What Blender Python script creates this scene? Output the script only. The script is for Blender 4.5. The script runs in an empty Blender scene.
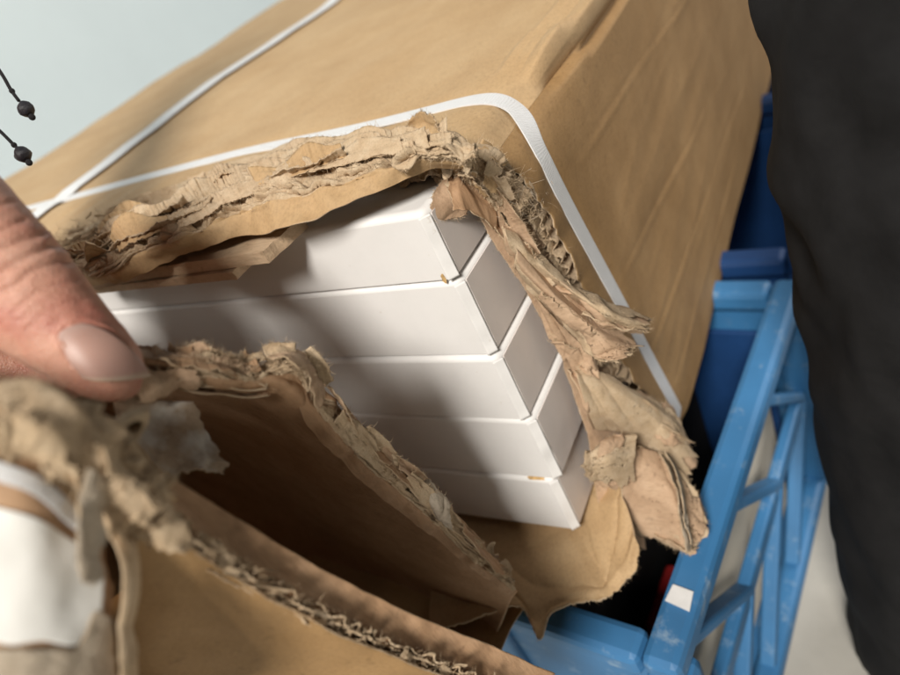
import bpy, math, random
import numpy as np
from mathutils import Vector, Matrix
from mathutils.bvhtree import BVHTree

scene = bpy.context.scene
COL = scene.collection
rng = np.random.default_rng(7)
random.seed(7)

# ------------------------------------------------------------------ camera
# World axes: X along the carton's torn end (to the viewer's right), Y along the carton's length, Z up.
# Origin: top right corner of the stack of white boards.
FPX = 695.94                      # focal length in photo pixels (900 px wide)
AX = np.array([[0.83073333, -0.02915554, -0.55590654],
               [0.3992595, -0.66467633, 0.63150395],
               [-0.38790976, -0.74656235, -0.54052815]])
CAM = np.array([0.13841815, -0.17821551, 0.09344314])

def ray(px, py):
    return AX @ np.array([(px - 450.0) / FPX, (py - 337.5) / FPX, 1.0])

def W(px, py, mode, val):
    """point seen at a photo position, on a plane x/y/z = val or at distance d along the view axis"""
    if mode == 'w':
        return np.array([px, py, val], float)
    r = ray(px, py)
    if mode == 'd':
        return CAM + val * r
    i = 'xyz'.index(mode)
    return CAM + (val - CAM[i]) / r[i] * r

def project(P):
    c = (np.asarray(P) - CAM) @ AX
    return np.stack([450 + FPX * c[:, 0] / c[:, 2], 337.5 + FPX * c[:, 1] / c[:, 2], c[:, 2]], 1)

cam_d = bpy.data.cameras.new('camera')
cam = bpy.data.objects.new('camera', cam_d)
COL.objects.link(cam)
right, up, back = AX @ [1, 0, 0], AX @ [0, -1, 0], AX @ [0, 0, -1]
m = Matrix.Identity(4)
for i in range(3):
    m[i][0], m[i][1], m[i][2], m[i][3] = right[i], up[i], back[i], CAM[i]
cam.matrix_world = m
cam_d.sensor_width = 36
cam_d.lens = 36 * FPX / 900
cam_d.clip_start = 0.01
cam_d.clip_end = 100
cam_d.dof.use_dof = True
cam_d.dof.focus_distance = 0.246
cam_d.dof.aperture_fstop = 27.84 / 3.4
scene.camera = cam

# ------------------------------------------------------------------ light
world = bpy.data.worlds.new('World')
scene.world = world
world.use_nodes = True
bg = world.node_tree.nodes['Background']
bg.inputs[0].default_value = (0.93, 0.96, 1.0, 1)
bg.inputs[1].default_value = 0.045

key_d = bpy.data.lights.new('ceiling_lamp', 'AREA')
key_d.shape = 'DISK'
key_d.size = 1.05
key_d.energy = 228
key_d.color = (1.0, 0.95, 0.87)
key = bpy.data.objects.new('ceiling_lamp', key_d)
COL.objects.link(key)
LDIR = Vector((0.20, -0.69, 0.70)).normalized()
key.location = LDIR * 4.0
key.rotation_euler = LDIR.to_track_quat('Z', 'Y').to_euler()

fill_d = bpy.data.lights.new('side_fill', 'AREA')  # added fill lamp, no real source, brightens the carton's right side
fill_d.size = 1.6
fill_d.energy = 56
fill_d.color = (1.0, 0.96, 0.90)
fill = bpy.data.objects.new('side_fill', fill_d)
COL.objects.link(fill)
FDIR = Vector((0.64, 0.64, 0.44)).normalized()
fill.location = FDIR * 3.2
fill.rotation_euler = FDIR.to_track_quat('Z', 'Y').to_euler()

vs = scene.view_settings
vs.view_transform = 'Standard'
vs.look = 'None'
vs.gamma = 1
vs.exposure = 0.0
vs.use_curve_mapping = False
scene.cycles.max_bounces = 8

# ------------------------------------------------------------------ noise
_perm = np.random.default_rng(3).permutation(256)
_perm = np.concatenate([_perm, _perm, _perm])
_grad = np.random.default_rng(4).normal(size=(256, 3))
_grad /= np.linalg.norm(_grad, axis=1)[:, None]

def pn(p):
    p = np.asarray(p, float)
    sh = p.shape[:-1]
    p = p.reshape(-1, 3)
    i = np.floor(p).astype(int)
    f = p - i
    i &= 255
    w = f * f * f * (f * (f * 6 - 15) + 10)
    out = np.zeros(len(p))
    for dx in (0, 1):
        for dy in (0, 1):
            for dz in (0, 1):
                h = _perm[_perm[_perm[i[:, 0] + dx] + i[:, 1] + dy] + i[:, 2] + dz]
                g = _grad[h]
                d = f - np.array([dx, dy, dz])
                k = (w[:, 0] if dx else 1 - w[:, 0]) * (w[:, 1] if dy else 1 - w[:, 1]) * (w[:, 2] if dz else 1 - w[:, 2])
                out += k * (g * d).sum(1)
    return (out * 1.6).reshape(sh)

def fbm(p, octv=3, gain=0.5):
    p = np.asarray(p, float)
    s, a = 0, 1.0
    for k in range(octv):
        s = s + a * pn(p * 2 ** k + 17.3 * k)
        a *= gain
    return s

def ridged(p, octv=2):
    p = np.asarray(p, float)
    s, a = 0, 1.0
    for k in range(octv):
        s = s + a * (1 - 2 * np.abs(pn(p * 2 ** k + 9.1 * k)))
        a *= 0.5
    return s

# ------------------------------------------------------------------ helpers
def tag(o, label=None, cat=None, group=None, kind=None):
    if label: o['label'] = label
    if cat: o['category'] = cat
    if group: o['group'] = group
    if kind: o['kind'] = kind
    return o

def empty(name, loc, label, cat, group=None):
    o = bpy.data.objects.new(name, None)
    COL.objects.link(o)
    o.location = loc
    o.empty_display_size = 0.02
    return tag(o, label, cat, group)

def link(name, me, mat, parent=None, smooth=True, mats=()):
    me.materials.append(mat)
    for k in mats: me.materials.append(k)
    if smooth:
        me.polygons.foreach_set('use_smooth', [True] * len(me.polygons))
    o = bpy.data.objects.new(name, me)
    COL.objects.link(o)
    if parent is not None:
        o.parent = parent
        pw = Matrix.Identity(4)
        q = parent
        chain = []
        while q is not None:
            chain.append(q); q = q.parent
        for q in reversed(chain):
            pw = pw @ q.matrix_parent_inverse @ Matrix.LocRotScale(q.location, q.rotation_euler, q.scale)
        o.matrix_parent_inverse = pw.inverted()
    return o

def mk(name, V, F, mat, parent=None, smooth=True, mats=(), midx=None):
    me = bpy.data.meshes.new(name)
    me.from_pydata([tuple(v) for v in np.asarray(V)], [], [tuple(int(i) for i in f) for f in F])
    o = link(name, me, mat, parent, smooth, mats)
    if midx is not None:
        me.polygons.foreach_set('material_index', np.asarray(midx, dtype=np.int32))
    me.update()
    return o

def grid_normals(P):
    du = np.gradient(P, axis=0)
    dv = np.gradient(P, axis=1)
    n = np.cross(du, dv)
    return n / (np.linalg.norm(n, axis=2, keepdims=True) + 1e-12)

def sheet(name, P, thick, mat, parent=None, rim=None, back=None, keep=None, smooth=True):
    """a grid of points as a paper sheet with real thickness; rim material on its cut edges"""
    nu, nv = P.shape[:2]
    N = grid_normals(P)
    A = (P + N * thick / 2).reshape(-1, 3)
    B = (P - N * thick / 2).reshape(-1, 3)
    n = nu * nv
    idx = np.arange(n).reshape(nu, nv)
    q = np.stack([idx[:-1, :-1], idx[1:, :-1], idx[1:, 1:], idx[:-1, 1:]], -1)
    if keep is not None:
        q = q[keep]
    q = q.reshape(-1, 4)
    from collections import Counter
    ed = {}
    for f in q.tolist():
        for a, b in zip(f, f[1:] + f[:1]):
            if (b, a) in ed: del ed[(b, a)]
            else: ed[(a, b)] = 1
    rims = [(b, a, a + n, b + n) for a, b in ed]
    F = q.tolist() + (q[:, ::-1] + n).tolist() + rims
    mats, mi = [], [0] * len(q) + [0] * len(q) + [0] * len(rims)
    if back is not None:
        mats.append(back); mi[len(q):2 * len(q)] = [len(mats)] * len(q)
    if rim is not None:
        mats.append(rim); mi[2 * len(q):] = [len(mats)] * len(rims)
    return mk(name, np.concatenate([A, B]), F, mat, parent, smooth, mats, mi)

def cr(P, n, axis):
    """Catmull-Rom resampling along an axis"""
    P = np.moveaxis(np.asarray(P, float), axis, 0)
    k = P.shape[0]
    if k == 2:
        t = np.linspace(0, 1, n)
        R = P[0][None] * (1 - t).reshape((-1,) + (1,) * (P.ndim - 1)) + P[1][None] * t.reshape((-1,) + (1,) * (P.ndim - 1))
        return np.moveaxis(R, 0, axis)
    E = np.concatenate([2 * P[:1] - P[1:2], P, 2 * P[-1:] - P[-2:-1]])
    t = np.linspace(0, k - 1, n)
    i = np.minimum(t.astype(int), k - 2)
    f = (t - i).reshape((-1,) + (1,) * (P.ndim - 1))
    p0, p1, p2, p3 = E[i], E[i + 1], E[i + 2], E[i + 3]
    R = 0.5 * (2 * p1 + (p2 - p0) * f + (2 * p0 - 5 * p1 + 4 * p2 - p3) * f ** 2 + (3 * p1 - p0 - 3 * p2 + p3) * f ** 3)
    return np.moveaxis(R, 0, axis)

def surf(rows, nu, nv):
    """rows of (px, py, mode, value) -> (nu along a row, nv across the rows, 3)"""
    n = max(len(r) for r in rows)
    C = []
    for r in rows:
        a = np.array([W(*q) for q in r])
        if len(r) != n: a = cr(a, n, 0)
        C.append(a)
    C = np.array(C)
    G = cr(cr(C, nu, 1), nv, 0)
    return G.transpose(1, 0, 2)

def resample(G, U, V):
    """bilinear lookup of a grid at arrays of parameters in 0..1"""
    nu, nv = G.shape[:2]
    x = np.clip(U, 0, 1) * (nu - 1.001)
    y = np.clip(V, 0, 1) * (nv - 1.001)
    i, j = x.astype(int), y.astype(int)
    f, g = (x - i)[..., None], (y - j)[..., None]
    return G[i, j] * (1 - f) * (1 - g) + G[i + 1, j] * f * (1 - g) + G[i, j + 1] * (1 - f) * g + G[i + 1, j + 1] * f * g

def ragged(G, sides, amt=0.08, fine=0.03, seed=0, nu=None, nv=None):
    """pull the named sides (u0 u1 v0 v1) of a grid in by noise so that they look torn"""
    nu = nu or G.shape[0]; nv = nv or G.shape[1]
    u = np.linspace(0, 1, nu)[:, None] * np.ones((1, nv))
    v = np.linspace(0, 1, nv)[None, :] * np.ones((nu, 1))
    def prof(t, k):
        q = np.stack([t * 5 + seed * 3.7 + k * 11, np.full_like(t, seed * 1.3), np.full_like(t, k * 5.5)], -1)
        a = np.clip(0.5 + 0.6 * fbm(q, 3), 0, 1.2) * amt
        b = np.abs(pn(q * 9)) * fine + np.abs(pn(q * 23)) * fine * 0.7
        return a + b
    u0 = prof(v, 1) if 'u0' in sides else 0
    u1 = prof(v, 2) if 'u1' in sides else 0
    v0 = prof(u, 3) if 'v0' in sides else 0
    v1 = prof(u, 4) if 'v1' in sides else 0
    return resample(G, u0 + u * (1 - u0 - u1), v0 + v * (1 - v0 - v1))

def crumple(G, amp, scale=0.012, seed=0, mask=None, sharp=True):
    N = grid_normals(G)
    p = G / scale + seed * 7.7
    d = ridged(p, 2) * 0.55 if sharp else fbm(p, 3)
    d = d * amp
    if mask is not None: d = d * mask
    j = np.stack([pn(p * 1.7 + 31), pn(p * 1.7 + 57), pn(p * 1.7 + 83)], -1) * amp * 0.22
    if mask is not None: j = j * mask[..., None]
    return G + N * d[..., None] + j

def folds(G, n, amp, seed):
    """crease a sheet along random straight lines so that it falls into flat facets"""
    r = np.random.default_rng(seed + 100)
    N = grid_normals(G)
    lu = np.linalg.norm(np.diff(G, axis=0), axis=2).sum(0).mean(); lv = np.linalg.norm(np.diff(G, axis=1), axis=2).sum(1).mean()
    x = np.linspace(-.5, .5, G.shape[0])[:, None] * lu * np.ones((1, G.shape[1])); y = np.linspace(-.5, .5, G.shape[1])[None, :] * lv * np.ones((G.shape[0], 1))
    wob = 0.0010 * pn(np.stack([x / 0.008, y / 0.008, x * 0 + seed], -1))
    d = np.zeros(G.shape[:2])
    for k in range(n):
        a = r.uniform(0, math.pi)
        q = np.cos(a) * x + np.sin(a) * y + wob
        c = r.uniform(-.42, .42) * (abs(np.cos(a)) * lu + abs(np.sin(a)) * lv)
        half = r.random() < 0.5
        e = np.abs(q - c)
        wd = r.uniform(0.0022, 0.0065)
        d += r.choice([-1, 1]) * (np.exp(-e / wd) if half else np.minimum(e / wd, 2.2) * 0.55) * r.uniform(0.5, 1)
    d -= d.mean()
    return G + N * (d * amp)[..., None]

# ------------------------------------------------------------------ materials
def new_mat(name):
    m = bpy.data.materials.new(name)
    m.use_nodes = True
    nt = m.node_tree
    return m, nt, nt.nodes['Principled BSDF']

def nd(nt, typ, **kw):
    n = nt.nodes.new(typ)
    for k, v in kw.items():
        if k.startswith('i_'):
            n.inputs[k[2:].replace('_', ' ')].default_value = v
        else:
            setattr(n, k, v)
    return n

def lk(nt, a, ao, b, bi):
    nt.links.new(a.outputs[ao], b.inputs[bi])

def ramp(nt, stops):
    r = nt.nodes.new('ShaderNodeValToRGB')
    e = r.color_ramp.elements
    while len(e) < len(stops): e.new(0.5)
    for k, (p, c) in enumerate(stops):
        e[k].position = p
        e[k].color = (*c, 1)
    return r

def kraft(name, col, dark, light, stretch=(1, 1, 1), bump=0.25, speck=0.5, stain=None, rough=0.70, big=22.0, fib=900):
    """brown paper: large blotches, drawn-out fibres, small dark specks"""
    m, nt, b = new_mat(name)
    tc = nd(nt, 'ShaderNodeTexCoord')
    mp = nd(nt, 'ShaderNodeMapping')
    mp.inputs['Scale'].default_value = stretch
    lk(nt, tc, 'Object', mp, 'Vector')
    n1 = nd(nt, 'ShaderNodeTexNoise', i_Scale=big, i_Detail=6.0, i_Roughness=0.65)
    lk(nt, tc, 'Object', n1, 'Vector')
    n2 = nd(nt, 'ShaderNodeTexNoise', i_Scale=fib, i_Detail=4.0, i_Roughness=0.7)
    lk(nt, mp, 'Vector', n2, 'Vector')
    r1 = ramp(nt, [(0.28, dark), (0.5, col), (0.75, light)])
    lk(nt, n1, 'Fac', r1, 'Fac')
    r2 = ramp(nt, [(0.3, (0.72, 0.70, 0.66)), (0.5, (1, 1, 1)), (0.72, (1.16, 1.15, 1.12))])
    lk(nt, n2, 'Fac', r2, 'Fac')
    mu = nd(nt, 'ShaderNodeMix', data_type='RGBA', blend_type='MULTIPLY')
    mu.inputs['Factor'].default_value = 0.55
    nt.links.new(r1.outputs['Color'], mu.inputs['A']); nt.links.new(r2.outputs['Color'], mu.inputs['B'])
    vo = nd(nt, 'ShaderNodeTexNoise', i_Scale=260.0, i_Detail=3.0)
    lk(nt, tc, 'Object', vo, 'Vector')
    r3 = ramp(nt, [(0.62, (0, 0, 0)), (0.72, (speck, speck, speck))])
    lk(nt, vo, 'Fac', r3, 'Fac')
    m2 = nd(nt, 'ShaderNodeMix', data_type='RGBA')
    nt.links.new(r3.outputs['Color'], m2.inputs['Factor'])
    nt.links.new(mu.outputs['Result'], m2.inputs['A'])
    m2.inputs['B'].default_value = (*[c * 0.62 for c in dark], 1)
    last = m2
    if stain:
        n4 = nd(nt, 'ShaderNodeTexNoise', i_Scale=stain[1], i_Detail=5.0, i_Roughness=0.6)
        lk(nt, tc, 'Object', n4, 'Vector')
        r4 = ramp(nt, [(stain[2], (0, 0, 0)), (stain[2] + 0.09, (1, 1, 1))])
        lk(nt, n4, 'Fac', r4, 'Fac')
        m3 = nd(nt, 'ShaderNodeMix', data_type='RGBA')
        nt.links.new(r4.outputs['Color'], m3.inputs['Factor'])
        nt.links.new(m2.outputs['Result'], m3.inputs['A'])
        m3.inputs['B'].default_value = (*stain[0], 1)
        last = m3
    nt.links.new(last.outputs['Result'], b.inputs['Base Color'])
    b.inputs['Roughness'].default_value = rough
    b.inputs['Specular IOR Level'].default_value = 0.35
    bp = nd(nt, 'ShaderNodeBump')
    bp.inputs['Strength'].default_value = bump
    bp.inputs['Distance'].default_value = 0.0006
    ad = nd(nt, 'ShaderNodeMath', operation='ADD')
    lk(nt, n2, 'Fac', ad, 0)
    n5 = nd(nt, 'ShaderNodeTexNoise', i_Scale=120.0, i_Detail=3.0)
    lk(nt, tc, 'Object', n5, 'Vector')
    lk(nt, n5, 'Fac', ad, 1)
    lk(nt, ad, 'Value', bp, 'Height')
    lk(nt, bp, 'Normal', b, 'Normal')
    return m

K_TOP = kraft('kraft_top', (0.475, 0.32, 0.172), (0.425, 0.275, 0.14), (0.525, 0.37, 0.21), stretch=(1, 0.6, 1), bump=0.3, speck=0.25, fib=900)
K_SIDE = kraft('kraft_shaded', (0.325, 0.195, 0.084), (0.275, 0.16, 0.064), (0.375, 0.235, 0.108), stretch=(1, 0.6, 1), bump=0.35, speck=0.35, big=24)  # same outer paper as the top, darkened to stand for shade
K_IN = kraft('kraft_inner', (0.40, 0.245, 0.14), (0.34, 0.20, 0.11), (0.46, 0.295, 0.18), stretch=(1, 1, 0.2), bump=0.4, speck=0.4, big=60)
K_TORN = kraft('kraft_torn', (0.57, 0.43, 0.285), (0.48, 0.345, 0.215), (0.65, 0.52, 0.37), stretch=(1, 1, 1), bump=0.9, speck=0.4, big=160, fib=1400, rough=0.95)
K_PINK = kraft('kraft_pinkish', (0.49, 0.335, 0.22), (0.41, 0.27, 0.17), (0.57, 0.41, 0.28), stretch=(0.15, 1, 1), bump=0.4, speck=0.5, big=80)
K_STRIP = kraft('kraft_strip', (0.56, 0.40, 0.26), (0.47, 0.32, 0.20), (0.63, 0.47, 0.32), stretch=(0.12, 1, 1), bump=0.5, speck=0.5, big=70)
K_FLUTE = kraft('kraft_flute', (0.50, 0.375, 0.25), (0.40, 0.29, 0.185), (0.58, 0.46, 0.33), bump=0.7, speck=0.5, big=200, rough=0.95)
K_GREY = kraft('kraft_grey_torn', (0.46, 0.385, 0.30), (0.36, 0.29, 0.215), (0.55, 0.48, 0.39), bump=0.9, speck=0.6, big=140, rough=0.95)
K_TONGUE = kraft('kraft_tongue', (0.46, 0.35, 0.25), (0.38, 0.28, 0.19), (0.52, 0.41, 0.31), bump=0.4, speck=0.4, big=60, stain=((0.66, 0.62, 0.56), 34.0, 0.48))

def board_white(name, col=(0.80, 0.785, 0.775)):
    m, nt, b = new_mat(name)
    tc = nd(nt, 'ShaderNodeTexCoord')
    n1 = nd(nt, 'ShaderNodeTexNoise', i_Scale=18.0, i_Detail=7.0, i_Roughness=0.7)
    lk(nt, tc, 'Object', n1, 'Vector')
    r1 = ramp(nt, [(0.35, tuple(c * 0.94 for c in col)), (0.6, col), (0.8, tuple(min(1, c * 1.03) for c in col))])
    lk(nt, n1, 'Fac', r1, 'Fac')
    n2 = nd(nt, 'ShaderNodeTexNoise', i_Scale=170.0, i_Detail=4.0)
    lk(nt, tc, 'Object', n2, 'Vector')
    r2 = ramp(nt, [(0.69, (0, 0, 0)), (0.75, (0.55, 0.55, 0.55))])
    lk(nt, n2, 'Fac', r2, 'Fac')
    mx = nd(nt, 'ShaderNodeMix', data_type='RGBA')
    nt.links.new(r2.outputs['Color'], mx.inputs['Factor'])
    nt.links.new(r1.outputs['Color'], mx.inputs['A'])
    mx.inputs['B'].default_value = (0.55, 0.49, 0.42, 1)
    nt.links.new(mx.outputs['Result'], b.inputs['Base Color'])
    b.inputs['Roughness'].default_value = 0.5
    b.inputs['Specular IOR Level'].default_value = 0.35
    bp = nd(nt, 'ShaderNodeBump')
    bp.inputs['Strength'].default_value = 0.12
    bp.inputs['Distance'].default_value = 0.001
    n3 = nd(nt, 'ShaderNodeTexNoise', i_Scale=90.0, i_Detail=5.0)
    lk(nt, tc, 'Object', n3, 'Vector')
    lk(nt, n3, 'Fac', bp, 'Height')
    lk(nt, bp, 'Normal', b, 'Normal')
    return m

M_BOARD = board_white('white_foil')
M_END = board_white('board_end_shaded', (0.76, 0.70, 0.67))  # board white with shade and cardboard bounce mixed into the colour

def plain(name, col, rough=0.6, spec=0.4, var=0.12, scale=30.0, bump=0.0, sss=0.0):
    m, nt, b = new_mat(name)
    tc = nd(nt, 'ShaderNodeTexCoord')
    n1 = nd(nt, 'ShaderNodeTexNoise', i_Scale=scale, i_Detail=6.0, i_Roughness=0.65)
    lk(nt, tc, 'Object', n1, 'Vector')
    r1 = ramp(nt, [(0.3, tuple(c * (1 - var) for c in col)), (0.7, tuple(min(1, c * (1 + var)) for c in col))])
    lk(nt, n1, 'Fac', r1, 'Fac')
    lk(nt, r1, 'Color', b, 'Base Color')
    b.inputs['Roughness'].default_value = rough
    b.inputs['Specular IOR Level'].default_value = spec
    if bump:
        bp = nd(nt, 'ShaderNodeBump')
        bp.inputs['Strength'].default_value = bump
        bp.inputs['Distance'].default_value = 0.002
        lk(nt, n1, 'Fac', bp, 'Height')
        lk(nt, bp, 'Normal', b, 'Normal')
    return m

M_WOOD = plain('raw_chipboard', (0.55, 0.36, 0.16), 0.9, 0.2, 0.35, 400.0, 0.5)
def worn(name, col, pale, thr=0.56):
    m, nt, b = new_mat(name)
    tc = nd(nt, 'ShaderNodeTexCoord')
    n1 = nd(nt, 'ShaderNodeTexNoise', i_Scale=60.0, i_Detail=9.0, i_Roughness=0.75)
    n2 = nd(nt, 'ShaderNodeTexNoise', i_Scale=9.0, i_Detail=5.0)
    lk(nt, tc, 'Object', n1, 'Vector'); lk(nt, tc, 'Object', n2, 'Vector')
    r2 = ramp(nt, [(0.3, tuple(c * 0.7 for c in col)), (0.7, tuple(c * 1.25 for c in col))])
    lk(nt, n2, 'Fac', r2, 'Fac')
    r1 = ramp(nt, [(thr, (0, 0, 0)), (thr + 0.16, (0.8, 0.8, 0.8))])
    lk(nt, n1, 'Fac', r1, 'Fac')
    mx = nd(nt, 'ShaderNodeMix', data_type='RGBA')
    nt.links.new(r1.outputs['Color'], mx.inputs['Factor']); nt.links.new(r2.outputs['Color'], mx.inputs['A'])
    mx.inputs['B'].default_value = (*pale, 1)
    nt.links.new(mx.outputs['Result'], b.inputs['Base Color'])
    b.inputs['Roughness'].default_value = 0.5
    return m
M_BLUE = worn('worn_blue_plastic', (0.045, 0.185, 0.40), (0.30, 0.40, 0.50))
M_NAVY = plain('navy_plastic', (0.012, 0.05, 0.16), 0.5, 0.4, 0.15, 25.0)
M_CREAM = plain('cream_board', (0.66, 0.60, 0.50), 0.8, 0.2, 0.10, 14.0)
M_RED = plain('red_plastic', (0.35, 0.02, 0.02), 0.5, 0.4)
M_WALL = plain('pale_wall', (0.77, 0.89, 0.94), 0.7, 0.3, 0.035, 3.0)
M_FLOOR = plain('concrete', (0.42, 0.40, 0.36), 0.85, 0.3, 0.14, 9.0, 0.1)
M_CLOTH = plain('black_cloth', (0.014, 0.0135, 0.014), 0.85, 0.15, 0.25, 60.0, 0.2)
M_SHOE = plain('black_leather', (0.02, 0.018, 0.017), 0.5, 0.4)
M_CORD = plain('black_cord', (0.015, 0.014, 0.016), 0.8, 0.3, 0.2, 900.0, 0.6)
M_BEAD = plain('black_bead', (0.012, 0.011, 0.016), 0.45, 0.5, 0.3, 500.0, 0.4)
M_LABEL = plain('paper_label', (0.80, 0.79, 0.76), 0.7, 0.3, 0.03, 80.0)
M_STICK = plain('white_sticker', (0.75, 0.75, 0.75), 0.6, 0.3, 0.08, 80.0)

def strap_mat():
    m, nt, b = new_mat('white_woven_strap')
    uv = nd(nt, 'ShaderNodeUVMap')
    w1 = nd(nt, 'ShaderNodeTexWave', wave_type='BANDS', bands_direction='X', i_Scale=180.0, i_Distortion=0.6)
    w2 = nd(nt, 'ShaderNodeTexWave', wave_type='BANDS', bands_direction='Y', i_Scale=2.6, i_Distortion=0.4)
    lk(nt, uv, 'UV', w1, 'Vector'); lk(nt, uv, 'UV', w2, 'Vector')
    mx = nd(nt, 'ShaderNodeMath', operation='MULTIPLY')
    lk(nt, w1, 'Fac', mx, 0); lk(nt, w2, 'Fac', mx, 1)
    r = ramp(nt, [(0.0, (0.72, 0.73, 0.75)), (0.5, (0.86, 0.86, 0.87))])
    lk(nt, mx, 'Value', r, 'Fac')
    lk(nt, r, 'Color', b, 'Base Color')
    b.inputs['Roughness'].default_value = 0.42
    bp = nd(nt, 'ShaderNodeBump'); bp.inputs['Strength'].default_value = 0.6; bp.inputs['Distance'].default_value = 0.0003
    lk(nt, mx, 'Value', bp, 'Height'); lk(nt, bp, 'Normal', b, 'Normal')
    return m
M_STRAP = strap_mat()

def skin_mat():
    m, nt, b = new_mat('skin')
    tc = nd(nt, 'ShaderNodeTexCoord')
    n1 = nd(nt, 'ShaderNodeTexNoise', i_Scale=55.0, i_Detail=5.0, i_Roughness=0.6)
    lk(nt, tc, 'Object', n1, 'Vector')
    r1 = ramp(nt, [(0.3, (0.50, 0.20, 0.15)), (0.5, (0.575, 0.295, 0.215)), (0.72, (0.63, 0.365, 0.275))])
    lk(nt, n1, 'Fac', r1, 'Fac')
    lk(nt, r1, 'Color', b, 'Base Color')
    b.inputs['Roughness'].default_value = 0.48
    b.inputs['Specular IOR Level'].default_value = 0.4
    b.inputs['Subsurface Weight'].default_value = 0.25
    b.inputs['Subsurface Radius'].default_value = (0.004, 0.0016, 0.0009)
    b.inputs['Subsurface Scale'].default_value = 1.0
    vo = nd(nt, 'ShaderNodeTexVoronoi', feature='DISTANCE_TO_EDGE', i_Scale=950.0)
    nz = nd(nt, 'ShaderNodeTexNoise', i_Scale=420.0, i_Detail=3.0)
    lk(nt, tc, 'Object', vo, 'Vector'); lk(nt, tc, 'Object', nz, 'Vector')
    ad = nd(nt, 'ShaderNodeMath', operation='ADD')
    lk(nt, vo, 'Distance', ad, 0); lk(nt, nz, 'Fac', ad, 1)
    bp = nd(nt, 'ShaderNodeBump'); bp.inputs['Strength'].default_value = 0.6; bp.inputs['Distance'].default_value = 0.0005
    lk(nt, ad, 'Value', bp, 'Height'); lk(nt, bp, 'Normal', b, 'Normal')
    return m
M_SKIN = skin_mat()

def nail_mat():
    m, nt, b = new_mat('fingernail')
    tc = nd(nt, 'ShaderNodeUVMap')
    sp = nd(nt, 'ShaderNodeSeparateXYZ')
    lk(nt, tc, 'UV', sp, 'Vector')
    r = ramp(nt, [(0.0, (0.54, 0.37, 0.32)), (0.25, (0.47, 0.285, 0.235)), (0.93, (0.49, 0.30, 0.25)), (0.975, (0.58, 0.44, 0.34)), (1.0, (0.62, 0.50, 0.39))])
    lk(nt, sp, 'Y', r, 'Fac')
    lk(nt, r, 'Color', b, 'Base Color')
    b.inputs['Roughness'].default_value = 0.40
    b.inputs['Subsurface Weight'].default_value = 0.15
    b.inputs['Subsurface Radius'].default_value = (0.003, 0.0015, 0.001)
    w = nd(nt, 'ShaderNodeTexWave', wave_type='BANDS', bands_direction='X', i_Scale=9.0, i_Distortion=1.0)
    lk(nt, tc, 'UV', w, 'Vector')
    bp = nd(nt, 'ShaderNodeBump'); bp.inputs['Strength'].default_value = 0.06; bp.inputs['Distance'].default_value = 0.0005
    lk(nt, w, 'Fac', bp, 'Height'); lk(nt, bp, 'Normal', b, 'Normal')
    return m
M_NAIL = nail_mat()

# ------------------------------------------------------------------ setting
FLOOR_Z = -0.42
o = mk('floor', [(-30, -30, FLOOR_Z), (30, -30, FLOOR_Z), (30, 30, FLOOR_Z), (-30, 30, FLOOR_Z)], [(0, 1, 2, 3)], M_FLOOR, None, False)
tag(o, kind='structure')
o = mk('wall', [(-1.25, -3, FLOOR_Z), (-1.25, 9, FLOOR_Z), (-1.25, 9, 2.4), (-1.25, -3, 2.4),
                (-1.35, -3, FLOOR_Z), (-1.35, 9, FLOOR_Z), (-1.35, 9, 2.4), (-1.35, -3, 2.4)],
       [(0, 1, 2, 3), (7, 6, 5, 4), (3, 2, 6, 7), (1, 5, 6, 2), (0, 3, 7, 4)], M_WALL, None, False)
tag(o, kind='structure')

# ------------------------------------------------------------------ carton
XR, ZT, RC = 0.020, 0.012, 0.019
QA = math.pi * RC / 2
ZB = -0.212
carton = empty('cardboard_carton', (-0.28, 0.6, ZB), 'long brown corrugated carton with its near corner crushed and torn open', 'carton')

def smooth01(x):
    x = np.clip(x, 0, 1)
    return x * x * (3 - 2 * x)

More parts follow.
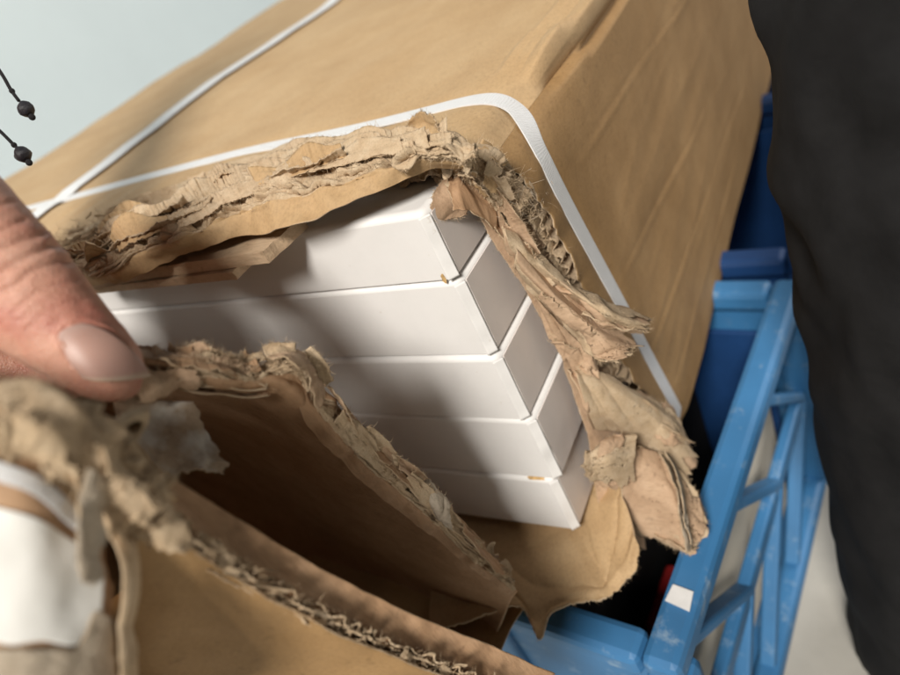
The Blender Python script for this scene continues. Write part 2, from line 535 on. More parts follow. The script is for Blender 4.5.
def shell(s, y, lift=0.0):
    """outer skin of the carton: s < 0 on the top, s > 0 down the right side, y along the length"""
    a = np.clip((s + QA / 2) / RC, 0, math.pi / 2)
    x = XR - RC + RC * np.sin(a) + np.minimum(s + QA / 2, 0)
    z = ZT - RC + RC * np.cos(a) - np.maximum(s - QA / 2, 0)
    n = np.stack([np.sin(a), np.zeros_like(a), np.cos(a)], -1)
    top = smooth01((-s - 0.004) / 0.02)
    sid = smooth01((s - 0.004) / 0.02)
    p = np.stack([s, y, np.zeros_like(s)], -1)
    h = top * (fbm(p / 0.16 + 3, 2) * 0.0028 + fbm(p / 0.05, 2) * 0.0007)
    h = h + sid * (fbm(p / 0.14 + 9, 2) * 0.0016 + 0.0007 * smooth01((y - 0.08) / 0.05) * ridged(np.stack([(s + 0.2 * y) / 0.045, y / 0.22, s * 0 + 4], -1), 2))
    # long soft creases down the length of the side
    for s0, sl, amp, wd in ((0.044, 0.06, 0.0030, 0.0020), (0.115, 0.10, 0.0024, 0.0024), (0.168, 0.04, 0.0030, 0.0026), (0.205, 0.0, 0.0034, 0.0024)):
        c = s0 + sl * (y - 0.15) + 0.004 * pn(np.stack([y * 5, y * 0 + s0 * 50, y * 0], -1))
        d = (s - c) / wd
        far = smooth01((y - 0.07) / 0.05)
        h = h + sid * far * 0.15 * amp * (0.6 + 0.9 * pn(np.stack([y * 7, s * 0 + s0 * 90, s * 0], -1))) * (np.exp(-d * d) - 0.7 * np.exp(-((d + 1.6) ** 2)))
    # crushed fold standing along the top right edge beyond the strap
    far = smooth01((y - 0.080) / 0.02)
    wob = 0.002 * pn(np.stack([y * 22, y * 0 + 2.2, y * 0], -1)) + 0.0035 * np.where((y > 0.125) & (y < 0.30), 1, 0) * smooth01((y - 0.125) / 0.01)
    h = h + far * 0.0062 * np.maximum(0, 1 - np.abs(s + 0.004 - wob) / 0.0055)
    h = h + far * 0.0015 * np.maximum(0, 1 - np.abs(s + 0.019 - wob) / 0.004)
    h = h - far * 0.0058 * np.maximum(0, 1 - np.abs(s - 0.0060 - wob) / 0.0050)
    h = h - 0.0075 * np.exp(-(s / 0.016) ** 2) * (1 - smooth01((y - 0.066) / 0.05))
    # drag lines of the edge under the strap
    h = h + 0.0014 * np.exp(-((y - 0.045) / 0.014) ** 2) * pn(np.stack([s * 60, y * 40, y * 0 + 5], -1))
    # the strap bites into the board
    h = h - 0.0018 * np.exp(-((y - strap_y(s)) / 0.007) ** 2)
    dx = x + 0.3305
    h = h + top * smooth01((y - 0.075) / 0.12) * 0.003 * np.where(dx < 0, np.exp(-(dx / 0.045) ** 2), np.exp(-(dx / 0.030) ** 2)) - top * 0.001 * np.exp(-((dx - 0.008) / 0.007) ** 2)
    return np.stack([x, y, z], -1) + n * (h + lift)[..., None]

def strap_y(s):
    s = np.asarray(s, float)
    return np.where(s < 0, 0.0672 + 0.010 * np.clip(-s - 0.02, 0, 1), 0.0672 - 0.012 * smooth01(s / 0.02) + 0.27 * np.clip(s - 0.03, 0, 1))

# torn line of the outer paper on the top (x -> y) and on the side (s -> y)
TX = np.array([-0.60, -0.34, -0.27, -0.225, -0.205, -0.188, -0.170, -0.150, -0.132, -0.112, -0.095, -0.075, -0.055, -0.035, -0.022, -0.012, 0.000, 0.010, 0.020])
TY = np.array([-0.035, -0.033, -0.028, -0.016, -0.002, 0.012, 0.022, 0.034, 0.044, 0.048, 0.050, 0.047, 0.043, 0.040, 0.036, 0.030, 0.026, 0.0225, 0.020])
SIDE_PX = [(503, 152), (522, 176), (548, 214), (572, 262), (590, 302), (612, 345), (632, 380), (650, 402), (664, 415)]
SP = np.array([W(a, b, 'x', XR) for a, b in SIDE_PX])
S_of = lambda z: (ZT - RC - z) + QA / 2
SS = np.concatenate([[0.0], S_of(SP[1:, 2])])
SY = np.concatenate([[0.019], SP[1:, 1]])

def front_y(s):
    x = XR - RC + (s + QA / 2) + QA / 4
    yt = np.interp(x, TX, TY)
    ys = np.interp(s, SS, SY)
    y = np.where(s < 0, yt, ys)
    q = np.stack([s * 90, s * 0 + 1.7, s * 0], -1)
    return y + 0.0035 * fbm(q, 3) + 0.0012 * np.abs(pn(q * 9)) 

def panel(name, s, mat, ymax):
    t = np.concatenate([np.linspace(0, 0.10, 34), np.linspace(0.10, 0.45, 50)[1:], np.linspace(0.45, 1, 12)[1:]])
    f = front_y(s)
    S = s[:, None] * np.ones((1, len(t)))
    Y = f[:, None] + (ymax - f[:, None]) * t[None, :] ** 1.15
    P = shell(S, Y)
    # paper droops and frays close to the tear
    e = np.exp(-(Y - f[:, None]) / 0.006)
    P[..., 2] -= 0.0022 * e * (0.6 + pn(np.stack([S * 70, Y * 0, Y * 0], -1))) * (S < 0)
    P[..., 0] += 0.0015 * e * pn(np.stack([S * 70, Y * 0 + 4, Y * 0], -1)) * (S > 0)
    return sheet(name, P, 0.0006, mat, carton, rim=K_TORN, back=K_IN)

s_top = np.concatenate([np.linspace(-0.592, -0.30, 60), np.linspace(-0.30, -0.03, 300)[1:], np.linspace(-0.03, 0.006, 60)[1:]])
s_side = np.concatenate([np.linspace(0.006, 0.03, 36), np.linspace(0.03, 0.235, 190)[1:]])
panel('top_panel', s_top, K_TOP, 1.45)
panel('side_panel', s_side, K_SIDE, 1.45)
# bottom, far side and far end close the carton
def slab(name, lo, hi, mat, parent, bev=0.0):
    (a, b, c), (d, e, f) = lo, hi
    V = [(a, b, c), (d, b, c), (d, e, c), (a, e, c), (a, b, f), (d, b, f), (d, e, f), (a, e, f)]
    F = [(3, 2, 1, 0), (4, 5, 6, 7), (0, 1, 5, 4), (1, 2, 6, 5), (2, 3, 7, 6), (3, 0, 4, 7)]
    o = mk(name, V, F, mat, parent, False)
    if bev:
        md = o.modifiers.new('b', 'BEVEL'); md.width = bev; md.segments = 2; md.limit_method = 'ANGLE'
    return o
slab('bottom_panel', (-0.585, 0.06, ZB - 0.001), (0.0185, 1.445, ZB + 0.006), K_SIDE, carton)
slab('side_panel', (-0.591, -0.02, ZB), (-0.584, 1.446, ZT - 0.003), K_SIDE, carton)
slab('end_panel', (-0.583, 1.436, ZB + 0.007), (0.018, 1.443, ZT - 0.004), K_SIDE, carton)
slab('end_panel', (-0.583, -0.030, ZB), (-0.30, -0.023, ZT - 0.004), K_IN, carton)

# ------------------------------------------------------------------ torn board edges
def layers(path, inward, nrm, spec, n, seed=0, win=0.012, m=14):
    """liners and fluted sheets of torn double-wall board along an edge"""
    path, inward, nrm = [cr(np.asarray(a, float), n, 0) for a in (path, inward, nrm)]
    inward /= np.linalg.norm(inward, axis=1)[:, None]
    nrm -= inward * (nrm * inward).sum(1)[:, None]
    nrm /= np.linalg.norm(nrm, axis=1)[:, None]
    L = np.concatenate([[0], np.cumsum(np.linalg.norm(np.diff(path, axis=0), axis=1))])
    out = []
    for k, sp in enumerate(spec):
        q = np.stack([L * 110 + seed * 5.1, np.full(n, k * 3.3 + seed), np.zeros(n)], -1)
        ext = sp['ext'] + sp.get('rag', 0.004) * fbm(q, 3) + sp.get('fine', 0.0008) * pn(q * 9) + 0.0006 * pn(q * 25)
        v = np.linspace(0, 1, m)[None, :]
        d = -win + (ext[:, None] + win) * v            # distance out past the edge
        o_ = np.maximum(d + 0.004, 0) / 0.012
        off = sp['off'] + sp.get('splay', 0) * o_ ** 1.6 * (0.6 + 0.8 * pn(np.stack([L * 60, np.full(n, k + 40.), np.full(n, seed)], -1)))[:, None]
        if 'wave' in sp:
            off = off + (sp['wave'] * (0.75 + 0.9 * pn(np.stack([L * 55, L * 0 + 3, L * 0 + seed], -1))) * np.sin(L * 2 * math.pi / sp.get('wl', 0.0068) + k + 4.0 * pn(np.stack([L * 50, L * 0 + k, L * 0 + seed], -1))))[:, None]
        P = path[:, None] - inward[:, None] * d[..., None] + nrm[:, None] * (off * np.ones_like(d))[..., None]
        P = crumple(P, sp.get('cr', 0.0012), 0.006, seed + k, np.clip(o_, 0, 1.3))
        out.append(sheet(sp['name'], P, sp.get('th', 0.00045), sp['mat'], carton, rim=K_TORN, back=sp.get('back')))
    return path, inward, nrm

class Bits:
    """torn flakes and loose fibres collected into one mesh"""
    def __init__(self): self.V, self.F, self.M, self.n = [], [], [], 0
    def add(self, V, F, mi):
        self.V.append(V); self.F += [tuple(i + self.n for i in f) for f in F]; self.M += [mi] * len(F); self.n += len(V)
    def flake(self, c, a, b, size, curl, mi=0):
        k = 6
        n = np.cross(a, b)
        u, v = np.meshgrid(np.linspace(-1, 1, k), np.linspace(-1, 1, k), indexing='ij')
        ru = 1 + np.cumsum(rng.normal(0, 0.10, (1, k)), 1); rv = 1 + np.cumsum(rng.normal(0, 0.12, (k, 1)), 0)
        U, Vv = u * ru * size[0], v * rv * size[1]
        ph = rng.uniform(-1, 1, 3)
        w = curl * (u * ph[0] + v * v * ph[1] + u * u * ph[2]) + rng.normal(0, 0.04, (k, k)) * min(size)
        P = c + U[..., None] * a + Vv[..., None] * b + w[..., None] * n
        P = P.reshape(-1, 3)
        F = [(i * k + j, (i + 1) * k + j, (i + 1) * k + j + 1, i * k + j + 1) for i in range(k - 1) for j in range(k - 1)]
        self.add(P, F, mi)
    def fibre(self, p, d, length, w, mi=0):
        d = d / np.linalg.norm(d)
        s = np.cross(d, rng.normal(size=3)); s /= np.linalg.norm(s)
        bend = rng.normal(0, 0.45, 3)
        P = []
        for t in (0, 0.35, 0.7, 1.0):
            c = p + d * length * t + bend * length * t * t
            ww = w * (1 - 0.8 * t)
            P += [c - s * ww, c + s * ww]
        self.add(np.array(P), [(0, 1, 3, 2), (2, 3, 5, 4), (4, 5, 7, 6)], mi)
    def build(self, name, parent, mats):
        o = mk(name, np.concatenate(self.V), self.F, mats[0], parent, True, mats[1:], self.M)
        o['kind'] = 'stuff'
        return o

def unit(v): return v / (np.linalg.norm(v) + 1e-12)

def fray(bits, path, out, up, nfl, nfi, spread, size=(0.0015, 0.005), flen=(0.0012, 0.0045), outr=(-0.002, 0.008), upr=(-0.004, 0.002), mi=(0, 1, 2)):
    path = np.asarray(path); n = len(path)
    for _ in range(nfl):
        i = rng.integers(0, n - 1); t = rng.random()
        p = path[i] * (1 - t) + path[i + 1] * t
        o_, u_ = unit(out[i]), unit(up[i])
        tn = unit(path[i + 1] - path[i])
        c = p + o_ * rng.uniform(*outr) + u_ * rng.uniform(*upr) + rng.normal(0, spread, 3)
        a = unit(tn + rng.normal(0, 0.28, 3))
        b = unit(o_ * rng.uniform(0.3, 1) + u_ * rng.uniform(-1, 0.6) + rng.normal(0, 0.35, 3))
        b = unit(b - a * (a @ b))
        sz = rng.uniform(*size)
        bits.flake(c, a, b, (sz * rng.uniform(1.2, 3.0), sz * rng.uniform(0.5, 1.0)), sz * rng.uniform(0.2, 0.8), int(rng.choice(mi)))
    for _ in range(nfi):
        i = rng.integers(0, n - 1); t = rng.random()
        p = path[i] * (1 - t) + path[i + 1] * t
        o_, u_ = unit(out[i]), unit(up[i])
        c = p + o_ * rng.uniform(*outr) + u_ * rng.uniform(*upr) + rng.normal(0, spread, 3)
        bits.fibre(c, o_ * 0.8 + u_ * 0.3 + rng.normal(0, 0.8, 3), rng.uniform(*flen), rng.uniform(0.00005, 0.00014), int(rng.choice(mi)))

BITMATS = [K_TORN, K_FLUTE, K_IN, K_GREY, K_PINK]
def piece(name, rows, nu, nv, sides, amt, amp, scale, mat, seed, th=0.0005, back=None, parent=None, fine=0.03, fuzz=0, bits=None, sharp=True):
    G = surf(rows, nu, nv)
    if sharp:
        G = folds(G, 11, amp * 0.85, seed)
    G = ragged(G, sides, amt, fine, seed)
    G = crumple(G, amp * (0.12 if sharp else 1), scale * (1.3 if sharp else 1), seed, sharp=sharp)
    o = sheet(name, G, th, mat, parent or carton, rim=K_TORN, back=back)
    if name == 'peeled_tongue':
        # second ply torn back a little further
        G3 = surf(rows, nu, nv)
        G3 = ragged(folds(G3, 8, amp * 0.5, seed), sides, amt * 2.4, fine * 1.5, seed + 50)
        n3 = unit(grid_normals(G3).reshape(-1, 3).mean(0))
        if ((CAM - G3.reshape(-1, 3).mean(0)) @ n3) < 0: n3 = -n3
        sheet('peeled_ply', G3 + n3 * 0.0026, 0.0004, back or mat, o, rim=K_TORN, back=mat)
        if bits is not None:
            strips(G, 3, (0.012, 0.030), (0.003, 0.007), (0.0012, 0.0032), (0.08, 0.92), seed + 200, parent or carton, bits, [K_TORN, K_PINK])
    if fuzz and bits is not None:
        N = grid_normals(G)
        for sd in sides:
            E = {'u0': G[0], 'u1': G[-1], 'v0': G[:, 0], 'v1': G[:, -1]}[sd]
            I = {'u0': G[2], 'u1': G[-3], 'v0': G[:, 2], 'v1': G[:, -3]}[sd]
            Nn = {'u0': N[0], 'u1': N[-1], 'v0': N[:, 0], 'v1': N[:, -1]}[sd]
            L = np.linalg.norm(np.diff(E, axis=0), axis=1).sum()
            for _ in range(int(L * 1000 * fuzz)):
                i = rng.integers(0, len(E))
                bits.fibre(E[i], unit(E[i] - I[i]) + rng.normal(0, 0.7, 3), rng.uniform(0.0004, 0.0018), rng.uniform(0.00005, 0.00012), 0)
    return o

def lip(name, rows, nu, nv, amp, plies, torn_to, seed, mat_a, mat_b, parent, fibres=0, bits=None, stretch=3.0, th=0.0006, coarse=0.016, pits=3.2, hi=0.10):
    """thick mass of torn plies: ridges run along the edge, with dark crevices between the plies"""
    G = surf(rows, nu, nv)
    G = ragged(G, ('u0', 'u1'), 0.01, 0.006, seed)
    u = np.linspace(0, 1, nu)[:, None] * np.ones((1, nv)); v = np.linspace(0, 1, nv)[None, :] * np.ones((nu, 1))
    L = np.linalg.norm(np.diff(G.mean(1), axis=0), axis=1).sum()
    q = np.stack([u * L / (coarse * stretch), v * 3, np.full_like(u, seed * 1.7)], -1)
    m = smooth01((torn_to + 0.10 * pn(q * 1.3 + 5) - v) / 0.12) * smooth01(v / 0.05 + 0.15)
    ph = v * plies + 2.3 * fbm(q, 3) + 0.15 * pn(q * 7)
    fr = ph - np.floor(ph)
    saw = np.where(fr < 0.72, fr / 0.72, (1 - fr) / 0.28)
    ply = np.floor(ph)
    d = amp * m * (saw ** 0.8 * (0.6 + 0.7 * pn(np.stack([ply * 3.7, u * L / 0.024, v * 0 + seed], -1))) - 0.35)
    d = d + amp * 0.55 * fbm(G / coarse + seed, 2) + hi * amp * m * pn(G / 0.0016) + 0.05 * amp * m * pn(G / 0.0007)
    pit = np.clip(pn(G / 0.011 + 11 + seed) - 0.24, 0, 1)
    d = d - amp * pits * m * pit
    N = grid_normals(G)
    if ((CAM - G.reshape(-1, 3)) * N.reshape(-1, 3)).sum() < 0: N = -N
    j = np.stack([pn(G / 0.008 + 31), pn(G / 0.008 + 57), pn(G / 0.008 + 83)], -1) * amp * 0.4 * m[..., None]
    P = G + N * d[..., None] + j
    o = sheet(name, P, th, mat_a, parent, rim=K_TORN, back=mat_a)
    me = o.data
    nq = (nu - 1) * (nv - 1)
    mi = np.zeros(len(me.polygons), dtype=np.int32); me.polygons.foreach_get('material_index', mi)
    me.materials.append(mat_b)
    mm = m[:-1, :-1].reshape(-1) < 0.5
    mi[:nq] = np.where(mm, len(me.materials) - 1, mi[:nq]); mi[nq:2 * nq] = np.where(mm, len(me.materials) - 1, mi[nq:2 * nq])
    me.polygons.foreach_set('material_index', mi)
    if bits is not None:
        w = (m * (saw > 0.75)).ravel(); w = w / w.sum()
        pick = rng.choice(len(w), fibres, p=w)
        Pf, Nf = P.reshape(-1, 3), N.reshape(-1, 3)
        T = unit(G[-1, 0] - G[0, 0])
        for i in pick:
            bits.fibre(Pf[i], Nf[i] * 0.7 + rng.normal(0, 0.8, 3) + T * rng.normal(0, 0.6), rng.uniform(0.0006, 0.0030), rng.uniform(0.00005, 0.00013), int(rng.choice((0, 0, 1))))
    return o

def strips(G, n, lrange, wrange, lift, vr, seed, parent, bits, mats, ur=(0.02, 0.98), fuzz=5):
    """ragged strips of peeled ply lying over a torn edge, their upper side curling away from it"""
    r = np.random.default_rng(seed)
    N = grid_normals(G)
    if ((CAM - G.reshape(-1, 3)) * N.reshape(-1, 3)).sum() < 0: N = -N
    L = np.linalg.norm(np.diff(G.mean(1), axis=0), axis=1).sum()
    H = np.linalg.norm(np.diff(G, axis=1), axis=2).sum(1).mean()
    for k in range(n):
        l, w = r.uniform(*lrange) / L, r.uniform(*wrange) / H
        u0 = r.uniform(ur[0], max(ur[0] + 0.001, ur[1] - l)); v0 = r.uniform(*vr)
        nu, nv = max(24, int(l * L / 0.0006)), 18
        t = np.linspace(0, 1, nu)[:, None] * np.ones((1, nv)); q = np.linspace(0, 1, nv)[None, :] * np.ones((nu, 1))
        sk = r.uniform(-0.25, 0.25)
        ww = w * (0.55 + 0.45 * np.sin(math.pi * np.clip(t, 0.04, 0.96)) ** 0.6 + 0.35 * pn(np.stack([t * 5, t * 0 + seed, t * 0 + k], -1)))
        vv = v0 + sk * (t - 0.5) * w * 2 + (q - 0.5) * ww + 0.02 * pn(np.stack([t * l * L / 0.0014, q * 0.5, t * 0 + k], -1))
        U = u0 + l * (t + 0.015 * pn(np.stack([q * 6, t * 0 + k, t * 0], -1)) * np.where(t > 0.5, 1, -1))
        P = resample(G, U, vv); M = resample(N, U, vv)
        curl = r.choice([-1, 1, 1])
        qq = q if curl < 0 else 1 - q
        wav = 0.6 + 1.1 * pn(np.stack([t * l * L / 0.019, t * 0 + k * 3, t * 0 + seed], -1))
        h = r.uniform(*lift) * (0.35 + 1.3 * qq ** 2 * wav) + 0.0010 * ridged(np.stack([t * l * L / 0.017, q * 1.5, t * 0 + k * 2.7], -1), 2) * 0.6
        P = P + M * h[..., None]
        o = sheet('peeled_strip', P, 0.0004, mats[k % len(mats)], parent, rim=K_TORN, back=mats[(k + 1) % len(mats)])
        for _ in range(int(l * L * 1000 * fuzz)):
            i = r.integers(0, nu); j = 0 if r.random() < 0.6 else nv - 1
            jj = 2 if j == 0 else nv - 3
            bits.fibre(P[i, j], unit(P[i, j] - P[i, jj]) + r.normal(0, 0.7, 3), r.uniform(0.0004, 0.0018), r.uniform(0.00005, 0.00011), 0)

bits_top = Bits(); bits_side = Bits(); bits_flap = Bits(); bits_near = Bits()

# --- top edge
tx = np.linspace(-0.30, 0.012, 60)
ts = tx - (XR - RC) - QA / 2 - QA / 4
ty = front_y(ts)
tp = shell(ts, ty)
inw = np.tile([0.0, 1.0, 0.0], (60, 1)); upv = np.tile([0.0, 0.0, 1.0], (60, 1))
layers(tp, inw, upv, [
    dict(name='outer_liner', off=0.0006, ext=0.001, rag=0.004, splay=0.0030, cr=0.0022, mat=K_TORN, back=K_TORN),
    dict(name='fluted_sheet', off=-0.0014, ext=0.0035, rag=0.005, splay=0.0022, wave=0.0010, wl=0.0062, cr=0.0030, mat=K_FLUTE),
    dict(name='middle_liner', off=-0.0026, ext=0.005, rag=0.006, splay=0.0006, cr=0.0034, mat=K_TORN),
    dict(name='middle_liner', off=-0.0036, ext=0.0065, rag=0.006, splay=-0.0014, cr=0.0034, mat=K_TORN),
    dict(name='fluted_sheet', off=-0.0048, ext=0.007, rag=0.006, splay=-0.0030, wave=0.0010, wl=0.0062, cr=0.0034, mat=K_FLUTE),
    dict(name='inner_liner', off=-0.0060, ext=0.007, rag=0.006, splay=-0.0048, cr=0.0026, mat=K_TORN),
], 420, seed=1)
out = np.tile([0.0, -1.0, 0.0], (60, 1))
LX = [
    [(48, 262), (78, 256), (104, 244), (128, 222), (165, 211), (192, 193), (218, 180), (242, 169), (285, 160), (325, 148), (375, 145), (415, 142), (450, 143), (478, 147)],
    [(54, 270), (82, 264), (106, 255), (132, 236), (170, 226), (200, 210), (224, 197), (248, 188), (290, 177), (333, 164), (382, 156), (421, 150), (453, 149), (478, 156)],
    [(60, 277), (88, 273), (112, 267), (137, 253), (177, 241), (208, 226), (232, 212), (256, 207), (297, 196), (341, 181), (388, 167), (427, 158), (457, 159), (479, 166)],
    [(66, 285), (92, 286), (120, 281), (146, 271), (184, 256), (216, 243), (240, 236), (266, 234), (304, 224), (347, 205), (394, 185), (432, 171), (460, 168), (480, 175)],
]
ZZ = [[.013] * 14, [.016, .017, .018, .020, .020, .020, .020, .020, .020, .019, .019, .019, .017, .014], [.012, .013, .014, .016, .017, .017, .017, .017, .017, .017, .017, .016, .013, .010], [.004, .005, .006, .007, .008, .009, .009, .009, .010, .011, .011, .010, .007, .005]]
TLR = [[(a, b, 'z', c) for (a, b), c in zip(r, z)] for r, z in zip(LX, ZZ)]
strips(surf(TLR, 300, 60), 30, (0.020, 0.060), (0.005, 0.011), (0.0030, 0.0062), (0.16, 0.46), 61, carton, bits_top, [K_TORN, K_TOP, K_TORN, K_FLUTE])
lip('torn_lip', [[(a, b, 'z', c) for (a, b), c in zip(r, z)] for r, z in zip(LX, ZZ)], 520, 110, 0.0050, 4.6, 0.74, 3, K_TORN, K_TOP, carton, 4200, bits_top)
fray(bits_top, tp, out, upv, 24, 900, 0.0012, outr=(-0.002, 0.006), upr=(-0.001, 0.003), mi=(0, 0, 1))
seg = tp[12:26]
fray(bits_top, seg, out, upv, 40, 1500, 0.0022, size=(0.0006, 0.0018), flen=(0.002, 0.006), outr=(-0.002, 0.010), upr=(-0.001, 0.006), mi=(0, 0, 1))
piece('torn_flake', [
    [(308, 141, 'z', .018), (335, 141, 'z', .021), (362, 140, 'z', .021), (385, 144, 'z', .018)],
    [(314, 152, 'z', .019), (340, 152, 'z', .021), (365, 150, 'z', .021), (386, 151, 'z', .018)],
    [(322, 164, 'z', .019), (345, 164, 'z', .020), (368, 159, 'z', .020), (382, 158, 'z', .018)],
], 60, 30, ('u0', 'u1', 'v0', 'v1'), 0.16, 0.0026, 0.008, K_TORN, 5, fuzz=6, bits=bits_top)
piece('torn_flake', [
    [(415, 111, 'z', .026), (424, 108, 'z', .027), (433, 116, 'z', .026)],
    [(408, 130, 'z', .020), (424, 127, 'z', .021), (441, 135, 'z', .020)],
    [(402, 152, 'z', .016), (424, 152, 'z', .016), (446, 152, 'z', .016)],
], 40, 40, ('u0', 'u1', 'v0'), 0.16, 0.0014, 0.007, K_TOP, 7, fuzz=6, bits=bits_top)
piece('torn_flake', [
    [(438, 138, 'z', .018), (462, 142, 'z', .018), (478, 150, 'z', .016)],
    [(436, 150, 'z', .018), (460, 155, 'z', .018), (476, 162, 'z', .015)],
], 40, 30, ('u0', 'u1', 'v1'), 0.2, 0.0024, 0.006, K_TORN, 8, fuzz=8, bits=bits_top)

# --- two packing strips of board under the top edge
def prism(name, outline, th, mat, rim, parent, seed=0):
    P = np.array([W(*q) for q in outline])
    R = []
    for i in range(len(P)):
        a, b = P[i], P[(i + 1) % len(P)]
        for t in np.linspace(0, 1, 14, endpoint=False):
            R.append(a * (1 - t) + b * t)
    R = np.array(R)
    q = R / 0.004 + seed
    R = R + np.stack([pn(q), pn(q + 40), 0 * pn(q)], -1) * 0.0004
    n = len(R)
    lev = np.linspace(0, 1, 4)
    V = [R - np.array([0, 0, th * t]) + np.stack([pn(q + 9 * t), pn(q + 70 + 9 * t), 0.3 * pn(q * .4)], -1) * 0.0003 for t in lev]
    F = [tuple(range(n))[::-1]]
    mi = [0]
    for k in range(3):
        for i in range(n):
            j = (i + 1) % n
            F.append((k * n + i, k * n + j, (k + 1) * n + j, (k + 1) * n + i)); mi.append(1)
    F.append(tuple(range(3 * n, 4 * n))); mi.append(0)
    return mk(name, np.concatenate(V), F, mat, parent, False, [rim], mi)
prism('packing_strip', [(70, 282, 'z', .004), (150, 268, 'z', .004), (262, 252, 'z', .004), (302, 216, 'z', .004), (150, 228, 'z', .004)], 0.0052, K_STRIP, K_STRIP, carton, 1)
prism('packing_strip', [(70, 290, 'z', -.0018), (150, 281, 'z', -.0018), (233, 272, 'z', -.0018), (250, 255, 'z', -.0018), (120, 252, 'z', -.0018)], 0.0036, K_STRIP, K_STRIP, carton, 4)

# --- right edge
zz = np.linspace(0, 1, 60)
rp = cr(np.array([W(a, b, 'x', XR - 0.0008) for a, b in SIDE_PX[1:7]]), 60, 0)
rin = np.tile([0.0, 1.0, 0.0], (60, 1)); rn = np.tile([1.0, 0.0, 0.0], (60, 1))
layers(rp, rin, rn, [
    dict(name='fluted_sheet', off=-0.0018, ext=0.0045, rag=0.003, wave=0.0018, wl=0.0072, cr=0.0002, mat=K_FLUTE, th=0.0004),
    dict(name='middle_liner', off=-0.0036, ext=0.0065, rag=0.004, splay=-0.0004, cr=0.0012, mat=K_TORN),
    dict(name='fluted_sheet', off=-0.0054, ext=0.0060, rag=0.003, wave=0.0018, wl=0.0072, cr=0.0002, mat=K_FLUTE, th=0.0004),
    dict(name='inner_liner', off=-0.0072, ext=0.0100, rag=0.004, splay=-0.0006, cr=0.0014, mat=K_TORN, back=K_IN),
    dict(name='inner_liner', off=-0.0095, ext=0.0160, rag=0.006, splay=-0.0010, cr=0.0026, mat=K_PINK, back=K_IN),
], 800, seed=4)
rout = np.tile([0.0, -1.0, 0.0], (60, 1))
fray(bits_side, rp[:34], rout, rn, 8, 600, 0.0006, size=(0.0006, 0.0018), flen=(0.001, 0.004), outr=(0.0, 0.008), upr=(-0.008, 0.0005), mi=(0, 0, 1))
fray(bits_side, rp[:8], rout, rn, 14, 700, 0.0026, size=(0.0008, 0.0018), flen=(0.001, 0.005), outr=(-0.001, 0.011), upr=(-0.012, 0.001), mi=(0, 1, 3))
RSR = [[(492, 158, 'x', .017), (512, 182, 'x', .0175), (536, 216, 'x', .018), (560, 260, 'x', .0185), (582, 300, 'x', .019), (606, 345, 'x', .019), (628, 385, 'x', .019)],
       [(470, 172, 'x', .009), (492, 206, 'x', .010), (518, 246, 'x', .011), (542, 288, 'x', .011), (566, 330, 'x', .011), (588, 374, 'x', .011), (606, 412, 'x', .011)]]
strips(surf(RSR, 240, 40), 9, (0.018, 0.050), (0.003, 0.006), (0.0015, 0.0040), (0.62, 0.98), 64, carton, bits_side, [K_TORN, K_PINK, K_TORN])
CL = [
    [(462, 142), (486, 147), (504, 158), (518, 176), (532, 198)],
    [(460, 151), (481, 157), (497, 169), (510, 187), (524, 208)],
    [(458, 160), (476, 168), (490, 181), (503, 199), (517, 219)],
    [(456, 170), (470, 180), (483, 194), (496, 212), (510, 232)],
]
CX = [[.0145, .0180, .0190, .0190, .0190], [.0150, .0185, .0190, .0185, .0175], [.0110, .0140, .0150, .0145, .0135], [.0050, .0080, .0095, .0095, .0090]]
CLR = [[(a, b, 'x', c) for (a, b), c in zip(r, z)] for r, z in zip(CL, CX)]
lip('torn_lip', CLR, 160, 80, 0.0030, 3.6, 1.2, 71, K_TORN, K_TORN, carton, 1500, bits_side, coarse=0.008, stretch=1.3)
strips(surf(CLR, 120, 40), 7, (0.008, 0.016), (0.003, 0.006), (0.0018, 0.0042), (0.1, 0.9), 72, carton, bits_side, [K_TORN, K_TOP, K_FLUTE])
# inner paper beside the board ends
piece('inner_liner', [
    [(448, 172, 'x', .002), (470, 205, 'x', .003), (492, 245, 'x', .004), (520, 291, 'x', .004), (547, 335, 'x', .004), (566, 378, 'x', .004), (582, 430, 'x', .004), (592, 480, 'x', .003), (598, 520, 'x', .002)],
    [(468, 165, 'x', .006), (492, 200, 'x', .008), (518, 242, 'x', .009), (545, 290, 'x', .010), (572, 338, 'x', .010), (592, 385, 'x', .010), (606, 438, 'x', .010), (616, 490, 'x', .010), (624, 540, 'x', .010)],
    [(490, 160, 'x', .010), (520, 200, 'x', .012), (548, 246, 'x', .013), (578, 300, 'x', .014), (600, 345, 'x', .014), (620, 395, 'x', .014), (632, 448, 'x', .014), (640, 500, 'x', .014), (646, 550, 'x', .014)],
], 180, 44, ('v0',), 0.10, 0.0014, 0.012, K_PINK, 11, back=K_IN, fuzz=2, bits=bits_side, fine=0.02)
